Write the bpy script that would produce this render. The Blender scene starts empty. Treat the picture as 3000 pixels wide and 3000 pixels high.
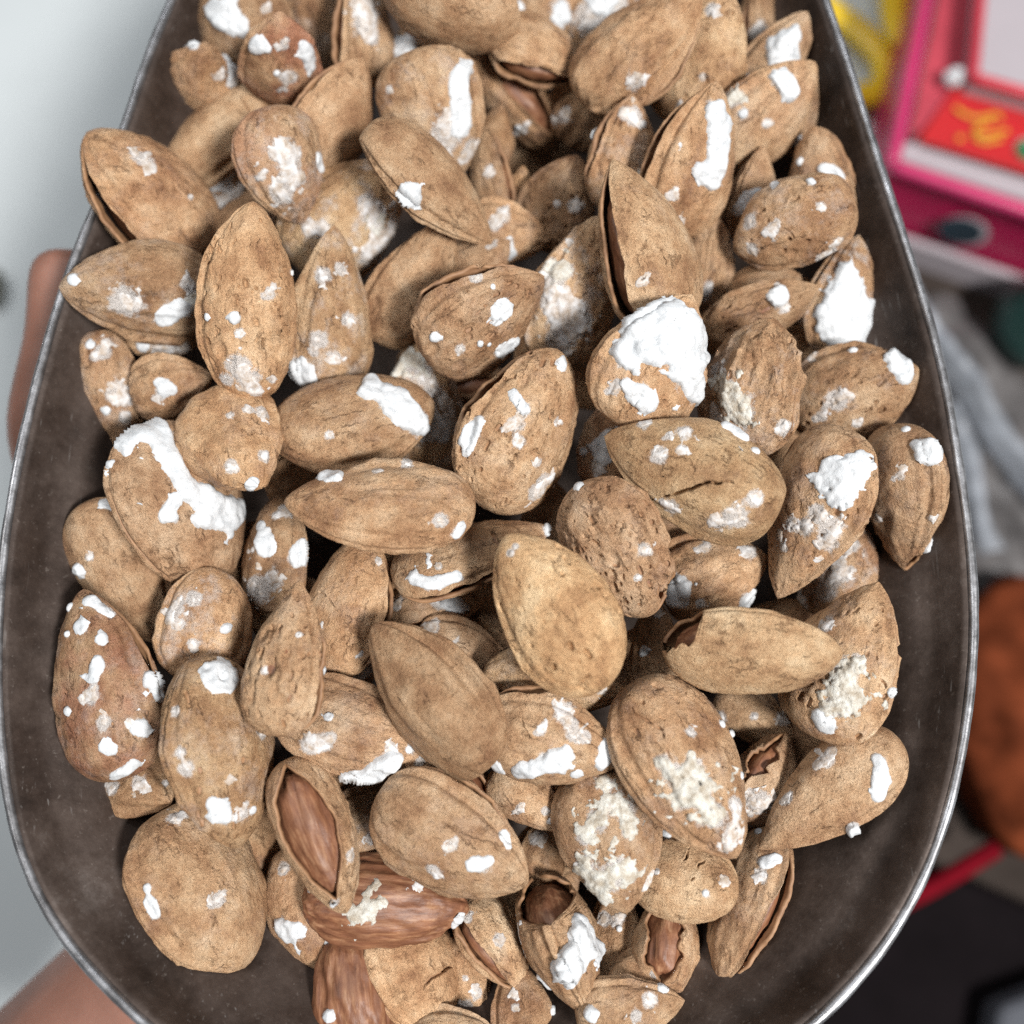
import bpy, math, random
import numpy as np
from mathutils import Vector, Matrix
from mathutils.bvhtree import BVHTree
from mathutils.kdtree import KDTree

random.seed(7)
RNG = np.random.default_rng(11)
scene = bpy.context.scene
COL = scene.collection

# ------------------------------------------------------------------ camera, light, exposure
TILT = math.radians(14.0)
DIST = 0.221
LENS = 35.3
FPX = 3000 * LENS / 36.0
cam_data = bpy.data.cameras.new("camera")
cam_data.sensor_width = 36
cam_data.lens = LENS
cam_data.clip_start = 0.01
cam_data.clip_end = 20
cam_data.dof.use_dof = True
cam_data.dof.focus_distance = 0.214
cam_data.dof.aperture_fstop = 6.0
cam = bpy.data.objects.new("camera", cam_data)
CAM = Vector((0, -DIST * math.sin(TILT), DIST * math.cos(TILT)))
cam.location = CAM
cam.rotation_euler = (TILT, 0, 0)
COL.objects.link(cam)
scene.camera = cam
CAM_R = Matrix.Rotation(TILT, 3, 'X')

world = bpy.data.worlds.new("World")
scene.world = world
world.use_nodes = True
wb = world.node_tree.nodes["Background"]
wb.inputs[0].default_value = (0.86, 0.93, 1.0, 1)
wb.inputs[1].default_value = 0.095


def area_lamp(name, loc, target, size, power, color):
    d = bpy.data.lights.new(name, 'AREA')
    d.shape = 'RECTANGLE'
    d.size, d.size_y = size
    d.energy = power
    d.color = color
    o = bpy.data.objects.new(name, d)
    o.location = loc
    o.rotation_euler = (Vector(target) - Vector(loc)).to_track_quat('-Z', 'Y').to_euler()
    COL.objects.link(o)
    return o


area_lamp("ceiling_lamp", (0.62, -0.50, 1.15), (0, 0, 0), (0.36, 0.18), 31.0, (1.0, 0.98, 0.95))
area_lamp("ceiling_tube", (-0.1, 0.9, 1.5), (0, 0, 0), (0.9, 0.25), 6.5, (0.94, 0.97, 1.0))
area_lamp("added_fill_lamp", (-1.0, 0.25, 1.5), (-0.2, 0, -0.2), (0.6, 0.6), 10.0, (1.0, 0.98, 0.95))  # added fill lamp, lightens the scoop's shadow on the left of the counter

scene.view_settings.view_transform = 'Standard'
scene.view_settings.look = 'None'
scene.view_settings.gamma = 1
scene.view_settings.exposure = 0.1
scene.cycles.use_denoising = False

# ------------------------------------------------------------------ helpers
OV = 3000 / 1932.0


def ray_dir(x, y):
    """overview pixel (1932 wide) -> world ray direction"""
    v = Vector(((x * OV - 1500) / FPX, -(y * OV - 1500) / FPX, -1.0))
    return (CAM_R @ v).normalized()


def at_z(x, y, z):
    d = ray_dir(x, y)
    return CAM + d * ((z - CAM.z) / d.z)


def px_size(p):
    """metres per overview pixel at world point p"""
    depth = -(CAM_R.transposed() @ (Vector(p) - CAM)).z
    return depth / FPX * OV


def _hash(ix, iy, iz, seed):
    h = (ix * 374761393 + iy * 668265263 + iz * 1440662683 + seed * 974711) & 0xFFFFFFFF
    h = ((h ^ (h >> 13)) * 1274126177) & 0xFFFFFFFF
    h = h ^ (h >> 16)
    return (h & 0xFFFF) / 32767.5 - 1.0


def noise(P, scale, seed=0):
    Q = np.asarray(P, dtype=float) * scale + 1000.0
    I = np.floor(Q).astype(np.int64)
    F = Q - I
    F = F * F * F * (F * (F * 6 - 15) + 10)
    x, y, z = I[..., 0], I[..., 1], I[..., 2]
    fx, fy, fz = F[..., 0], F[..., 1], F[..., 2]
    r = 0
    for dx in (0, 1):
        for dy in (0, 1):
            for dz in (0, 1):
                w = (fx if dx else 1 - fx) * (fy if dy else 1 - fy) * (fz if dz else 1 - fz)
                r = r + w * _hash(x + dx, y + dy, z + dz, seed)
    return r


def fbm(P, scale, seed=0, octaves=3):
    r, a = 0, 1.0
    for k in range(octaves):
        r = r + a * noise(P, np.asarray(scale) * (2.03 ** k), seed + k * 17)
        a *= 0.5
    return r


def mesh_object(name, verts, faces, material, parent=None, smooth=True):
    me = bpy.data.meshes.new(name)
    me.from_pydata([tuple(v) for v in verts], [], faces)
    me.update()
    if smooth:
        me.polygons.foreach_set("use_smooth", np.ones(len(me.polygons), dtype=bool))
    me.materials.append(material)
    o = bpy.data.objects.new(name, me)
    COL.objects.link(o)
    if parent is not None:
        o.parent = parent
    return o


def tag(o, label=None, cat=None, group=None, kind=None):
    if label: o["label"] = label
    if cat: o["category"] = cat
    if group: o["group"] = group
    if kind: o["kind"] = kind
    return o


# ------------------------------------------------------------------ materials
def new_mat(name):
    m = bpy.data.materials.new(name)
    m.use_nodes = True
    nt = m.node_tree
    return m, nt, nt.nodes["Principled BSDF"]


def N(nt, typ, **kw):
    n = nt.nodes.new(typ)
    for k, v in kw.items():
        if k in n.inputs:
            n.inputs[k].default_value = v
        else:
            setattr(n, k, v)
    return n


def ramp(nt, src, stops):
    r = nt.nodes.new("ShaderNodeValToRGB")
    e = r.color_ramp.elements
    while len(e) < len(stops):
        e.new(0.5)
    for el, (p, c) in zip(e, stops):
        el.position = p
        el.color = c if len(c) == 4 else (*c, 1)
    nt.links.new(src, r.inputs[0])
    return r


def mixc(nt, fac, a, b, mode='MIX'):
    m = nt.nodes.new("ShaderNodeMix")
    m.data_type = 'RGBA'
    m.blend_type = mode
    for sock, val in ((m.inputs[0], fac), (m.inputs[6], a), (m.inputs[7], b)):
        if hasattr(val, "links"):
            nt.links.new(val, sock)
        else:
            sock.default_value = val
    return m.outputs[2]


def math_n(nt, op, a, b=None, clamp=False):
    m = nt.nodes.new("ShaderNodeMath")
    m.operation = op
    m.use_clamp = clamp
    for i, v in enumerate((a, b)):
        if v is None: continue
        if hasattr(v, "links"):
            nt.links.new(v, m.inputs[i])
        else:
            m.inputs[i].default_value = v
    return m.outputs[0]


def obj_coords(nt, stretch=(1, 1, 1), shift=True):
    tc = N(nt, "ShaderNodeTexCoord")
    mp = N(nt, "ShaderNodeMapping")
    mp.inputs["Scale"].default_value = stretch
    nt.links.new(tc.outputs["Object"], mp.inputs[0])
    if not shift:
        return mp.outputs[0]
    info = N(nt, "ShaderNodeObjectInfo")
    va = N(nt, "ShaderNodeVectorMath", operation='ADD')
    cmb = N(nt, "ShaderNodeCombineXYZ")
    k = math_n(nt, 'MULTIPLY', info.outputs["Random"], 9.0)
    for i in range(3):
        nt.links.new(k, cmb.inputs[i])
    nt.links.new(mp.outputs[0], va.inputs[0])
    nt.links.new(cmb.outputs[0], va.inputs[1])
    return va.outputs[0]


def tex_noise(nt, vec, scale, detail=4, rough=0.6):
    t = N(nt, "ShaderNodeTexNoise")
    t.inputs["Scale"].default_value = scale
    t.inputs["Detail"].default_value = detail
    t.inputs["Roughness"].default_value = rough
    nt.links.new(vec, t.inputs["Vector"])
    return t.outputs["Fac"]


def attr(nt, name):
    a = N(nt, "ShaderNodeAttribute")
    a.attribute_type = 'OBJECT'
    a.attribute_name = name
    return a.outputs["Fac"]


def bump(nt, height, strength, dist, prev=None):
    b = N(nt, "ShaderNodeBump")
    b.inputs["Strength"].default_value = strength
    b.inputs["Distance"].default_value = dist
    nt.links.new(height, b.inputs["Height"])
    if prev is not None:
        nt.links.new(prev, b.inputs["Normal"])
    return b.outputs[0]


def shell_material():
    m, nt, bs = new_mat("almond_shell")
    v = obj_coords(nt)
    vs = obj_coords(nt, (0.18, 1, 1))
    big = tex_noise(nt, v, 105, 8, 0.70)
    fib = tex_noise(nt, vs, 520, 6, 0.72)
    mid = tex_noise(nt, v, 430, 6, 0.72)
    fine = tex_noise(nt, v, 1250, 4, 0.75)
    base = ramp(nt, big, [(0.32, (0.33, 0.180, 0.098)), (0.44, (0.52, 0.325, 0.190)),
                          (0.54, (0.66, 0.455, 0.288)), (0.68, (0.80, 0.62, 0.44))]).outputs[0]
    info = N(nt, "ShaderNodeObjectInfo")
    tint = ramp(nt, info.outputs["Random"], [(0.0, (0.70, 0.62, 0.54)), (0.25, (1.08, 1.02, 0.93)), (0.5, (0.84, 0.77, 0.70)),
                                             (0.75, (1.06, 0.95, 0.83)), (1.0, (0.90, 0.84, 0.79))]).outputs[0]
    base = mixc(nt, 1.0, base, tint, 'MULTIPLY')
    # where the skin is weathered the grain and its painted pit shade are strong, elsewhere quiet
    zone = ramp(nt, tex_noise(nt, v, 62, 3, 0.5), [(0.38, (0.35,) * 3), (0.62, (1,) * 3)]).outputs[0]
    own = math_n(nt, 'FRACT', math_n(nt, 'MULTIPLY', info.outputs["Random"], 7.13))
    zone = math_n(nt, 'MULTIPLY', zone, math_n(nt, 'ADD', math_n(nt, 'MULTIPLY', own, 0.75), 0.35))
    fr = ramp(nt, fib, [(0.30, (0.48, 0.42, 0.36)), (0.47, (1, 1, 1)), (0.70, (1.14, 1.13, 1.12))]).outputs[0]
    base = mixc(nt, math_n(nt, 'MULTIPLY', zone, 0.85), base, fr, 'MULTIPLY')
    md = ramp(nt, mid, [(0.32, (0.45, 0.38, 0.32)), (0.43, (1, 1, 1)), (0.70, (1.12, 1.12, 1.12))]).outputs[0]
    base = mixc(nt, math_n(nt, 'MULTIPLY', zone, 0.85), base, md, 'MULTIPLY')
    fn = ramp(nt, fine, [(0.33, (0.40, 0.33, 0.27)), (0.43, (1, 1, 1)), (0.68, (1.12, 1.12, 1.12))]).outputs[0]  # dark specks paint the shade inside tiny pits into the colour
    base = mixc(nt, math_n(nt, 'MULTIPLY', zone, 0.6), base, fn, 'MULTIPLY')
    # fine dark fissures and fibres
    ve = N(nt, "ShaderNodeTexVoronoi")
    ve.feature = 'DISTANCE_TO_EDGE'
    ve.inputs["Scale"].default_value = 330
    warp = N(nt, "ShaderNodeVectorMath", operation='ADD')
    wn = N(nt, "ShaderNodeTexNoise")
    wn.inputs["Scale"].default_value = 500
    nt.links.new(v, wn.inputs["Vector"])
    ws = N(nt, "ShaderNodeVectorMath", operation='SCALE')
    ws.inputs["Scale"].default_value = 0.0022
    nt.links.new(wn.outputs["Color"], ws.inputs[0])
    nt.links.new(vs, warp.inputs[0])
    nt.links.new(ws.outputs[0], warp.inputs[1])
    nt.links.new(warp.outputs[0], ve.inputs["Vector"])
    fis = ramp(nt, ve.outputs["Distance"], [(0.0, (0, 0, 0)), (0.07, (1, 1, 1))]).outputs[0]
    fmask = ramp(nt, tex_noise(nt, v, 190, 4, 0.6), [(0.52, (0, 0, 0)), (0.62, (1, 1, 1))]).outputs[0]
    fline = math_n(nt, 'MULTIPLY', math_n(nt, 'SUBTRACT', 1.0, fis), fmask)
    base = mixc(nt, math_n(nt, 'MULTIPLY', fline, 0.7), base, mixc(nt, 1.0, base, (0.42, 0.34, 0.28, 1), 'MULTIPLY'))
    # pale, dark and reddish nuts
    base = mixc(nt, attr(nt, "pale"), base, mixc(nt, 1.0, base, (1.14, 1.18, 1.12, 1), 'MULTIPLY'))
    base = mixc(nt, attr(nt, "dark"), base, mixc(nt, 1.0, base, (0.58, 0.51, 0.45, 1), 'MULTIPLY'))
    rn = ramp(nt, tex_noise(nt, v, 70, 5, 0.6), [(0.42, (0, 0, 0)), (0.6, (1, 1, 1))]).outputs[0]
    base = mixc(nt, math_n(nt, 'MULTIPLY', rn, attr(nt, "red")), base, mixc(nt, 1.0, base, (0.86, 0.66, 0.70, 1), 'MULTIPLY'))
    # dried brine: thin whitish film, in patches and round the salt crusts
    hz = tex_noise(nt, v, 260, 9, 0.80)
    bl = ramp(nt, tex_noise(nt, v, 130, 9, 0.76), [(0.50, (0, 0, 0)), (0.66, (1, 1, 1))]).outputs[0]
    blf = math_n(nt, 'MULTIPLY', bl, attr(nt, "bloom"), True)
    da = N(nt, "ShaderNodeAttribute")
    da.attribute_name = "dust"
    dd = math_n(nt, 'ADD', da.outputs["Fac"], math_n(nt, 'MULTIPLY', math_n(nt, 'SUBTRACT', hz, 0.5), 1.9))
    df = ramp(nt, dd, [(0.42, (0, 0, 0)), (0.66, (0.88, 0.88, 0.88))]).outputs[0]
    df = math_n(nt, 'MULTIPLY', df, math_n(nt, 'GREATER_THAN', da.outputs["Fac"], 0.03))
    base = mixc(nt, math_n(nt, 'MAXIMUM', blf, df), base, (0.70, 0.665, 0.64, 1))
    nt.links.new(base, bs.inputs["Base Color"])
    bs.inputs["Roughness"].default_value = 0.56
    bs.inputs["Specular IOR Level"].default_value = 0.45
    rg = N(nt, "ShaderNodeTexNoise")
    rg.noise_type = 'RIDGED_MULTIFRACTAL'
    rg.inputs["Scale"].default_value = 230
    rg.inputs["Detail"].default_value = 4
    nt.links.new(vs, rg.inputs["Vector"])
    b = bump(nt, rg.outputs["Fac"], 0.30, 0.0005)
    b = bump(nt, math_n(nt, 'SUBTRACT', 1.0, fline), 1.0, 0.0006, b)
    b = bump(nt, mid, 1.0, 0.0015, b)
    b = bump(nt, fib, 0.8, 0.0008, b)
    b = bump(nt, fine, 1.0, 0.0008, b)
    nt.links.new(b, bs.inputs["Normal"])
    return m


def inner_material():
    m, nt, bs = new_mat("almond_shell_inside")
    v = obj_coords(nt)
    c = ramp(nt, tex_noise(nt, v, 300, 5), [(0.3, (0.20, 0.10, 0.05)), (0.7, (0.36, 0.2, 0.1))]).outputs[0]
    nt.links.new(c, bs.inputs["Base Color"])
    bs.inputs["Roughness"].default_value = 0.6
    nt.links.new(bump(nt, tex_noise(nt, v, 900), 0.4, 0.0003), bs.inputs["Normal"])
    return m


def kernel_material():
    m, nt, bs = new_mat("almond_skin")
    v = obj_coords(nt, (0.14, 1, 1))
    v2 = obj_coords(nt)
    st = tex_noise(nt, v, 800, 5, 0.62)
    c = ramp(nt, st, [(0.30, (0.12, 0.048, 0.024)), (0.46, (0.20, 0.084, 0.042)), (0.57, (0.27, 0.128, 0.066)),
                      (0.72, (0.42, 0.24, 0.135))]).outputs[0]
    pat = ramp(nt, tex_noise(nt, v2, 160, 4), [(0.35, (0.6, 0.55, 0.55)), (0.65, (1.1, 1.05, 1.0))]).outputs[0]
    c = mixc(nt, 0.7, c, pat, 'MULTIPLY')
    nt.links.new(c, bs.inputs["Base Color"])
    bs.inputs["Roughness"].default_value = 0.5
    b = bump(nt, st, 0.4, 0.0004)
    b = bump(nt, tex_noise(nt, v2, 1500), 0.3, 0.0002, b)
    nt.links.new(b, bs.inputs["Normal"])
    return m


def salt_material(name, col_a, col_b, fine_str, rough):
    m, nt, bs = new_mat(name)
    v = obj_coords(nt)
    c = ramp(nt, tex_noise(nt, v, 420, 6, 0.7), [(0.38, col_a), (0.60, col_b)]).outputs[0]
    nt.links.new(c, bs.inputs["Base Color"])
    bs.inputs["Roughness"].default_value = rough
    bs.inputs["Subsurface Weight"].default_value = 0.35
    bs.inputs["Subsurface Radius"].default_value = (1, 1, 1)
    bs.inputs["Subsurface Scale"].default_value = 0.0010
    b = bump(nt, tex_noise(nt, v, 900, 5, 0.7), fine_str, 0.0005)
    b = bump(nt, tex_noise(nt, v, 2600, 3, 0.7), fine_str, 0.00022, b)
    nt.links.new(b, bs.inputs["Normal"])
    return m


M_SHELL = shell_material()
M_INNER = inner_material()
M_KERNEL = kernel_material()
M_SALT = {
    'w': salt_material("salt_wet_white", (0.52, 0.54, 0.56), (0.68, 0.70, 0.72), 0.5, 0.36),
    'g': salt_material("salt_coarse_grit", (0.42, 0.36, 0.28), (0.66, 0.65, 0.60), 0.9, 0.5),
    'f': salt_material("salt_thin_film", (0.42, 0.34, 0.27), (0.66, 0.65, 0.65), 0.5, 0.6),
}

# ------------------------------------------------------------------ the scoop
def steel_material():
    m, nt, bs = new_mat("worn_scoop_steel")
    v = obj_coords(nt, shift=False)
    big = tex_noise(nt, v, 30, 9, 0.74)
    c = ramp(nt, big, [(0.34, (0.019, 0.012, 0.009)), (0.48, (0.046, 0.032, 0.026)), (0.60, (0.078, 0.058, 0.049)),
                       (0.74, (0.155, 0.130, 0.118))]).outputs[0]
    sp = ramp(nt, tex_noise(nt, v, 750, 5, 0.75), [(0.60, (0, 0, 0)), (0.72, (1, 1, 1))]).outputs[0]
    c = mixc(nt, math_n(nt, 'MULTIPLY', sp, 0.3), c, (0.34, 0.30, 0.27, 1))
    dk = ramp(nt, tex_noise(nt, v, 110, 6, 0.7), [(0.30, (0.55, 0.52, 0.5)), (0.5, (1, 1, 1))]).outputs[0]
    c = mixc(nt, 0.8, c, dk, 'MULTIPLY')
    tcs = N(nt, "ShaderNodeTexCoord")
    mps = N(nt, "ShaderNodeMapping")
    mps.inputs["Rotation"].default_value = (0, 0, 0.6)
    mps.inputs["Scale"].default_value = (1, 0.035, 1)
    nt.links.new(tcs.outputs["Object"], mps.inputs[0])
    sc = ramp(nt, tex_noise(nt, mps.outputs[0], 900, 3, 0.6), [(0.64, (0, 0, 0)), (0.70, (1, 1, 1))]).outputs[0]
    sc = math_n(nt, 'MULTIPLY', sc, ramp(nt, tex_noise(nt, v, 40, 4, 0.6), [(0.5, (0, 0, 0)), (0.62, (1, 1, 1))]).outputs[0])
    c = mixc(nt, math_n(nt, 'MULTIPLY', sc, 0.5), c, (0.26, 0.245, 0.235, 1))
    nt.links.new(c, bs.inputs["Base Color"])
    bs.inputs["Metallic"].default_value = 0.25
    bs.inputs["Specular IOR Level"].default_value = 0.3
    r = ramp(nt, tex_noise(nt, v, 90, 6, 0.7), [(0.3, (0.42,) * 3), (0.7, (0.68,) * 3)]).outputs[0]
    nt.links.new(r, bs.inputs["Roughness"])
    b = bump(nt, tex_noise(nt, v, 60, 4), 0.25, 0.0012)
    b = bump(nt, tex_noise(nt, v, 900, 5, 0.75), 0.35, 0.00025, b)
    nt.links.new(b, bs.inputs["Normal"])
    return m


def rim_material():
    m, nt, bs = new_mat("worn_bright_rim")
    v = obj_coords(nt, shift=False)
    c = ramp(nt, tex_noise(nt, v, 130, 7, 0.7), [(0.30, (0.12, 0.115, 0.115)), (0.48, (0.24, 0.24, 0.25)), (0.7, (0.50, 0.51, 0.54))]).outputs[0]
    nt.links.new(c, bs.inputs["Base Color"])
    bs.inputs["Metallic"].default_value = 0.85
    r = ramp(nt, tex_noise(nt, v, 240, 5, 0.7), [(0.3, (0.28,) * 3), (0.7, (0.55,) * 3)]).outputs[0]
    nt.links.new(r, bs.inputs["Roughness"])
    b = bump(nt, tex_noise(nt, v, 300, 5, 0.6), 0.3, 0.0004)
    nt.links.new(b, bs.inputs["Normal"])
    return m


M_STEEL = steel_material()
M_RIM = rim_material()

# rim outline, overview pixels on the rim plane (z = 0), then closed beyond the view
RIM_PX = [(330, 0), (288, 100), (247, 220), (205, 340), (160, 455), (118, 570), (84, 690), (52, 820), (30, 930),
          (14, 1040), (6, 1150), (3, 1260), (7, 1380), (20, 1490), (42, 1590), (82, 1690), (140, 1782), (212, 1862), (290, 1937),
          (420, 2030), (580, 2105), (760, 2150), (930, 2160), (1100, 2140), (1270, 2085), (1420, 2005), (1540, 1917),
          (1640, 1810), (1722, 1680), (1778, 1540), (1812, 1390), (1829, 1240), (1830, 1120), (1820, 1000), (1800, 860),
          (1776, 720), (1746, 600), (1712, 490), (1676, 380), (1637, 260), (1597, 130), (1552, 0), (1500, -150), (1430, -330),
          (1330, -480), (1200, -580), (1060, -640), (920, -650), (780, -620), (650, -540), (540, -420), (450, -270), (385, -130)]
rim_ctrl = [at_z(x, y, 0.0) for x, y in RIM_PX]


def closed_spline(pts, n):
    P = np.array([tuple(p) for p in pts])
    d = np.linalg.norm(np.roll(P, -1, 0) - P, axis=1)
    out = []
    m = len(P)
    cum = np.concatenate([[0], np.cumsum(d)])
    for s in np.linspace(0, cum[-1], n, endpoint=False):
        i = int(np.searchsorted(cum, s, side='right') - 1) % m
        t = (s - cum[i]) / d[i]
        p0, p1, p2, p3 = P[i - 1], P[i], P[(i + 1) % m], P[(i + 2) % m]
        out.append(0.5 * ((2 * p1) + (-p0 + p2) * t + (2 * p0 - 5 * p1 + 4 * p2 - p3) * t * t + (-p0 + 3 * p1 - 3 * p2 + p3) * t ** 3))
    return np.array(out)


NR = 360
rim = closed_spline(rim_ctrl, NR)
for k in range(4):      # iron out digitising wobble
    rim = 0.5 * rim + 0.25 * (np.roll(rim, 1, 0) + np.roll(rim, -1, 0))
ymin, ymax = rim[:, 1].min(), rim[:, 1].max()
xmid = 0.5 * (rim[:, 0].min() + rim[:, 0].max())
DEPTH = 0.051
spine = np.stack([np.full(NR, xmid - 0.001), np.clip(rim[:, 1], ymin + 0.088, ymax - 0.070), np.zeros(NR)], axis=1)


def scoop_rings():
    rings = []
    fr = [1.0, 0.992, 0.98, 0.965, 0.95, 0.93, 0.91, 0.885, 0.86, 0.83, 0.80, 0.76, 0.72, 0.66, 0.58, 0.48, 0.36, 0.24, 0.12, 0.0]
    for s in fr:
        P = spine + (rim - spine) * s
        # steep sides far up the scoop, an easier slope round the nose
        steep = np.clip((rim[:, 1] + 0.02) / 0.12, 0, 1)
        p = 2.7 + 1.7 * steep
        z = -DEPTH * (1 - s ** p)
        z = z - 0.0016 * np.exp(-((s - 0.955) / 0.018) ** 2)     # pressed bead under the rim
        P = P.copy()
        P[:, 2] = z
        rings.append(P)
    return rings


rings = scoop_rings()
sv = np.concatenate(rings)
sf = []
for r in range(len(rings) - 1):
    for i in range(NR):
        j = (i + 1) % NR
        sf.append((r * NR + i, (r + 1) * NR + i, (r + 1) * NR + j, r * NR + j))
sv = sv + np.stack([np.zeros(len(sv)), np.zeros(len(sv)), 0.0006 * fbm(sv, 38, 3)], axis=1) * (np.arange(len(sv)) >= NR)[:, None]
scoop = bpy.data.objects.new("metal_scoop", None)
COL.objects.link(scoop)
tag(scoop, "dark worn metal scoop with a bright rolled rim, full of salted almonds", "scoop")
bowl = mesh_object("bowl", sv, sf, M_STEEL, scoop)
sol = bowl.modifiers.new("thickness", 'SOLIDIFY')
sol.thickness = 0.0009
sol.offset = -1
kd_floor = KDTree(len(sv))
for i, p in enumerate(sv):
    kd_floor.insert((p[0], p[1], 0), i)
kd_floor.balance()


def floor_z(x, y):
    return sv[kd_floor.find((x, y, 0))[1]][2]


# rolled wire rim
tang = np.roll(rim, -1, 0) - np.roll(rim, 1, 0)
tang /= np.linalg.norm(tang, axis=1)[:, None]
outw = np.stack([-tang[:, 1], tang[:, 0], np.zeros(NR)], axis=1)
if ((rim + outw * 0.01 - spine) ** 2).sum() < ((rim - spine) ** 2).sum():
    outw = -outw
rv, rf, NS = [], [], 14
lump = noise(rim, 220, 5) * 0.00016 + noise(rim, 90, 8) * 0.00012
for i in range(NR):
    rad = 0.00108 + 0.6 * lump[i]
    c = rim[i] + outw[i] * 0.0006 + np.array([0, 0, 0.0002])
    for k in range(NS):
        a = 2 * math.pi * k / NS
        rv.append(c + outw[i] * (rad * math.cos(a)) + np.array([0, 0, rad * math.sin(a)]))
for i in range(NR):
    for k in range(NS):
        rf.append((i * NS + k, ((i + 1) % NR) * NS + k, ((i + 1) % NR) * NS + (k + 1) % NS, i * NS + (k + 1) % NS))
mesh_object("rolled_rim", rv, rf, M_RIM, scoop)


# ------------------------------------------------------------------ the hand under the scoop
def skin_mat():
    m, nt, bs = new_mat("hand_skin")
    v = obj_coords(nt, shift=False)
    c = ramp(nt, tex_noise(nt, v, 45, 6, 0.6), [(0.3, (0.20, 0.090, 0.062)), (0.7, (0.31, 0.15, 0.108))]).outputs[0]
    nt.links.new(c, bs.inputs["Base Color"])
    bs.inputs["Roughness"].default_value = 0.55
    bs.inputs["Subsurface Weight"].default_value = 0.15
    bs.inputs["Subsurface Radius"].default_value = (1, 0.4, 0.25)
    bs.inputs["Subsurface Scale"].default_value = 0.004
    b = bump(nt, tex_noise(nt, v, 600, 5), 0.3, 0.0004)
    nt.links.new(b, bs.inputs["Normal"])
    return m


def build_hand():
    pts, rad, edges = [], [], []

    def add(x, y, z, r, parent=None):
        pts.append(at_z(x, y, z))
        rad.append(r)
        if parent is not None:
            edges.append((parent, len(pts) - 1))
        return len(pts) - 1

    wrist = add(470, 1740, -0.088, 0.026)
    a1 = add(300, 1935, -0.092, 0.029, wrist)
    a2 = add(60, 2230, -0.100, 0.035, a1)
    add(-180, 2520, -0.108, 0.040, a2)
    palm = add(560, 1540, -0.078, 0.030, wrist)
    # thumb up the outside of the scoop
    t0 = add(420, 1330, -0.066, 0.019, palm)
    t1 = add(190, 1000, -0.050, 0.0130, t0)
    t1b = add(100, 790, -0.040, 0.0110, t1)
    t2 = add(132, 650, -0.034, 0.0086, t1b)
    t3 = add(140, 545, -0.030, 0.0098, t2)
    add(148, 470, -0.028, 0.0086, t3)
    # four fingers flat under the bowl
    for k, (x, y, ln) in enumerate(((640, 1200, 1.0), (760, 1220, 1.1), (860, 1290, 1.02), (930, 1390, 0.82))):
        knuckle = add(x, y, -0.070, 0.0125, palm)
        dx, dy = x - 560, y - 1560
        q = math.hypot(dx, dy)
        dx, dy = dx / q, dy / q
        j1 = add(x + dx * 250 * ln, y + dy * 250 * ln, -0.064, 0.0098, knuckle)
        j2 = add(x + dx * 400 * ln, y + dy * 400 * ln, -0.061, 0.0090, j1)
        add(x + dx * 500 * ln, y + dy * 500 * ln, -0.060, 0.0078, j2)
    me = bpy.data.meshes.new("hand")
    me.from_pydata([tuple(p) for p in pts], edges, [])
    o = bpy.data.objects.new("hand", me)
    COL.objects.link(o)
    sk = o.modifiers.new("skin", 'SKIN')
    sk.use_smooth_shade = True
    for i, r in enumerate(rad):
        me.skin_vertices[0].data[i].radius = (r * 1.3, r * 1.3)
    me.skin_vertices[0].data[palm].use_root = True
    ss = o.modifiers.new("sub", 'SUBSURF')
    ss.levels = ss.render_levels = 2
    me.materials.append(SKIN)
    dg = bpy.context.evaluated_depsgraph_get()
    fixed = bpy.data.meshes.new_from_object(o.evaluated_get(dg))
    o.modifiers.clear()
    o.data = fixed
    if not fixed.materials:
        fixed.materials.append(SKIN)
    fixed.polygons.foreach_set("use_smooth", np.ones(len(fixed.polygons), dtype=bool))
    tag(o, "bare hand and wrist holding the scoop from underneath", "hand")


SKIN = skin_mat()
build_hand()


# ------------------------------------------------------------------ what lies below, out of focus
def plain(name, col, rough=0.5, alpha=None, trans=0.0, var=0.12, nscale=25):
    m, nt, bs = new_mat(name)
    v = obj_coords(nt, shift=False)
    lo = tuple(c * (1 - var) for c in col)
    hi = tuple(min(1, c * (1 + var)) for c in col)
    c = ramp(nt, tex_noise(nt, v, nscale, 5, 0.6), [(0.3, lo), (0.7, hi)]).outputs[0]
    nt.links.new(c, bs.inputs["Base Color"])
    bs.inputs["Roughness"].default_value = rough
    if rough >= 0.7:
        bs.inputs["Specular IOR Level"].default_value = 0.05
    if trans:
        bs.inputs["Transmission Weight"].default_value = trans
        bs.inputs["IOR"].default_value = 1.2
    return m


ZF = -0.30


def slab(name, px, z0, z1, mat, parent=None, bevel=0.0):
    """upright prism whose top outline (at height z1) is given in overview pixels"""
    top = [at_z(x, y, z1) for x, y in px]
    n = len(top)
    vs = [tuple(p) for p in top] + [(p.x, p.y, z0) for p in top]
    fs = [tuple(range(n)), tuple(range(2 * n - 1, n - 1, -1))]
    for i in range(n):
        j = (i + 1) % n
        fs.append((i, i + n, j + n, j))
    o = mesh_object(name, vs, fs, mat, parent, smooth=False)
    if bevel:
        b = o.modifiers.new("bevel", 'BEVEL')
        b.width = bevel
        b.segments = 3
    return o


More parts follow.
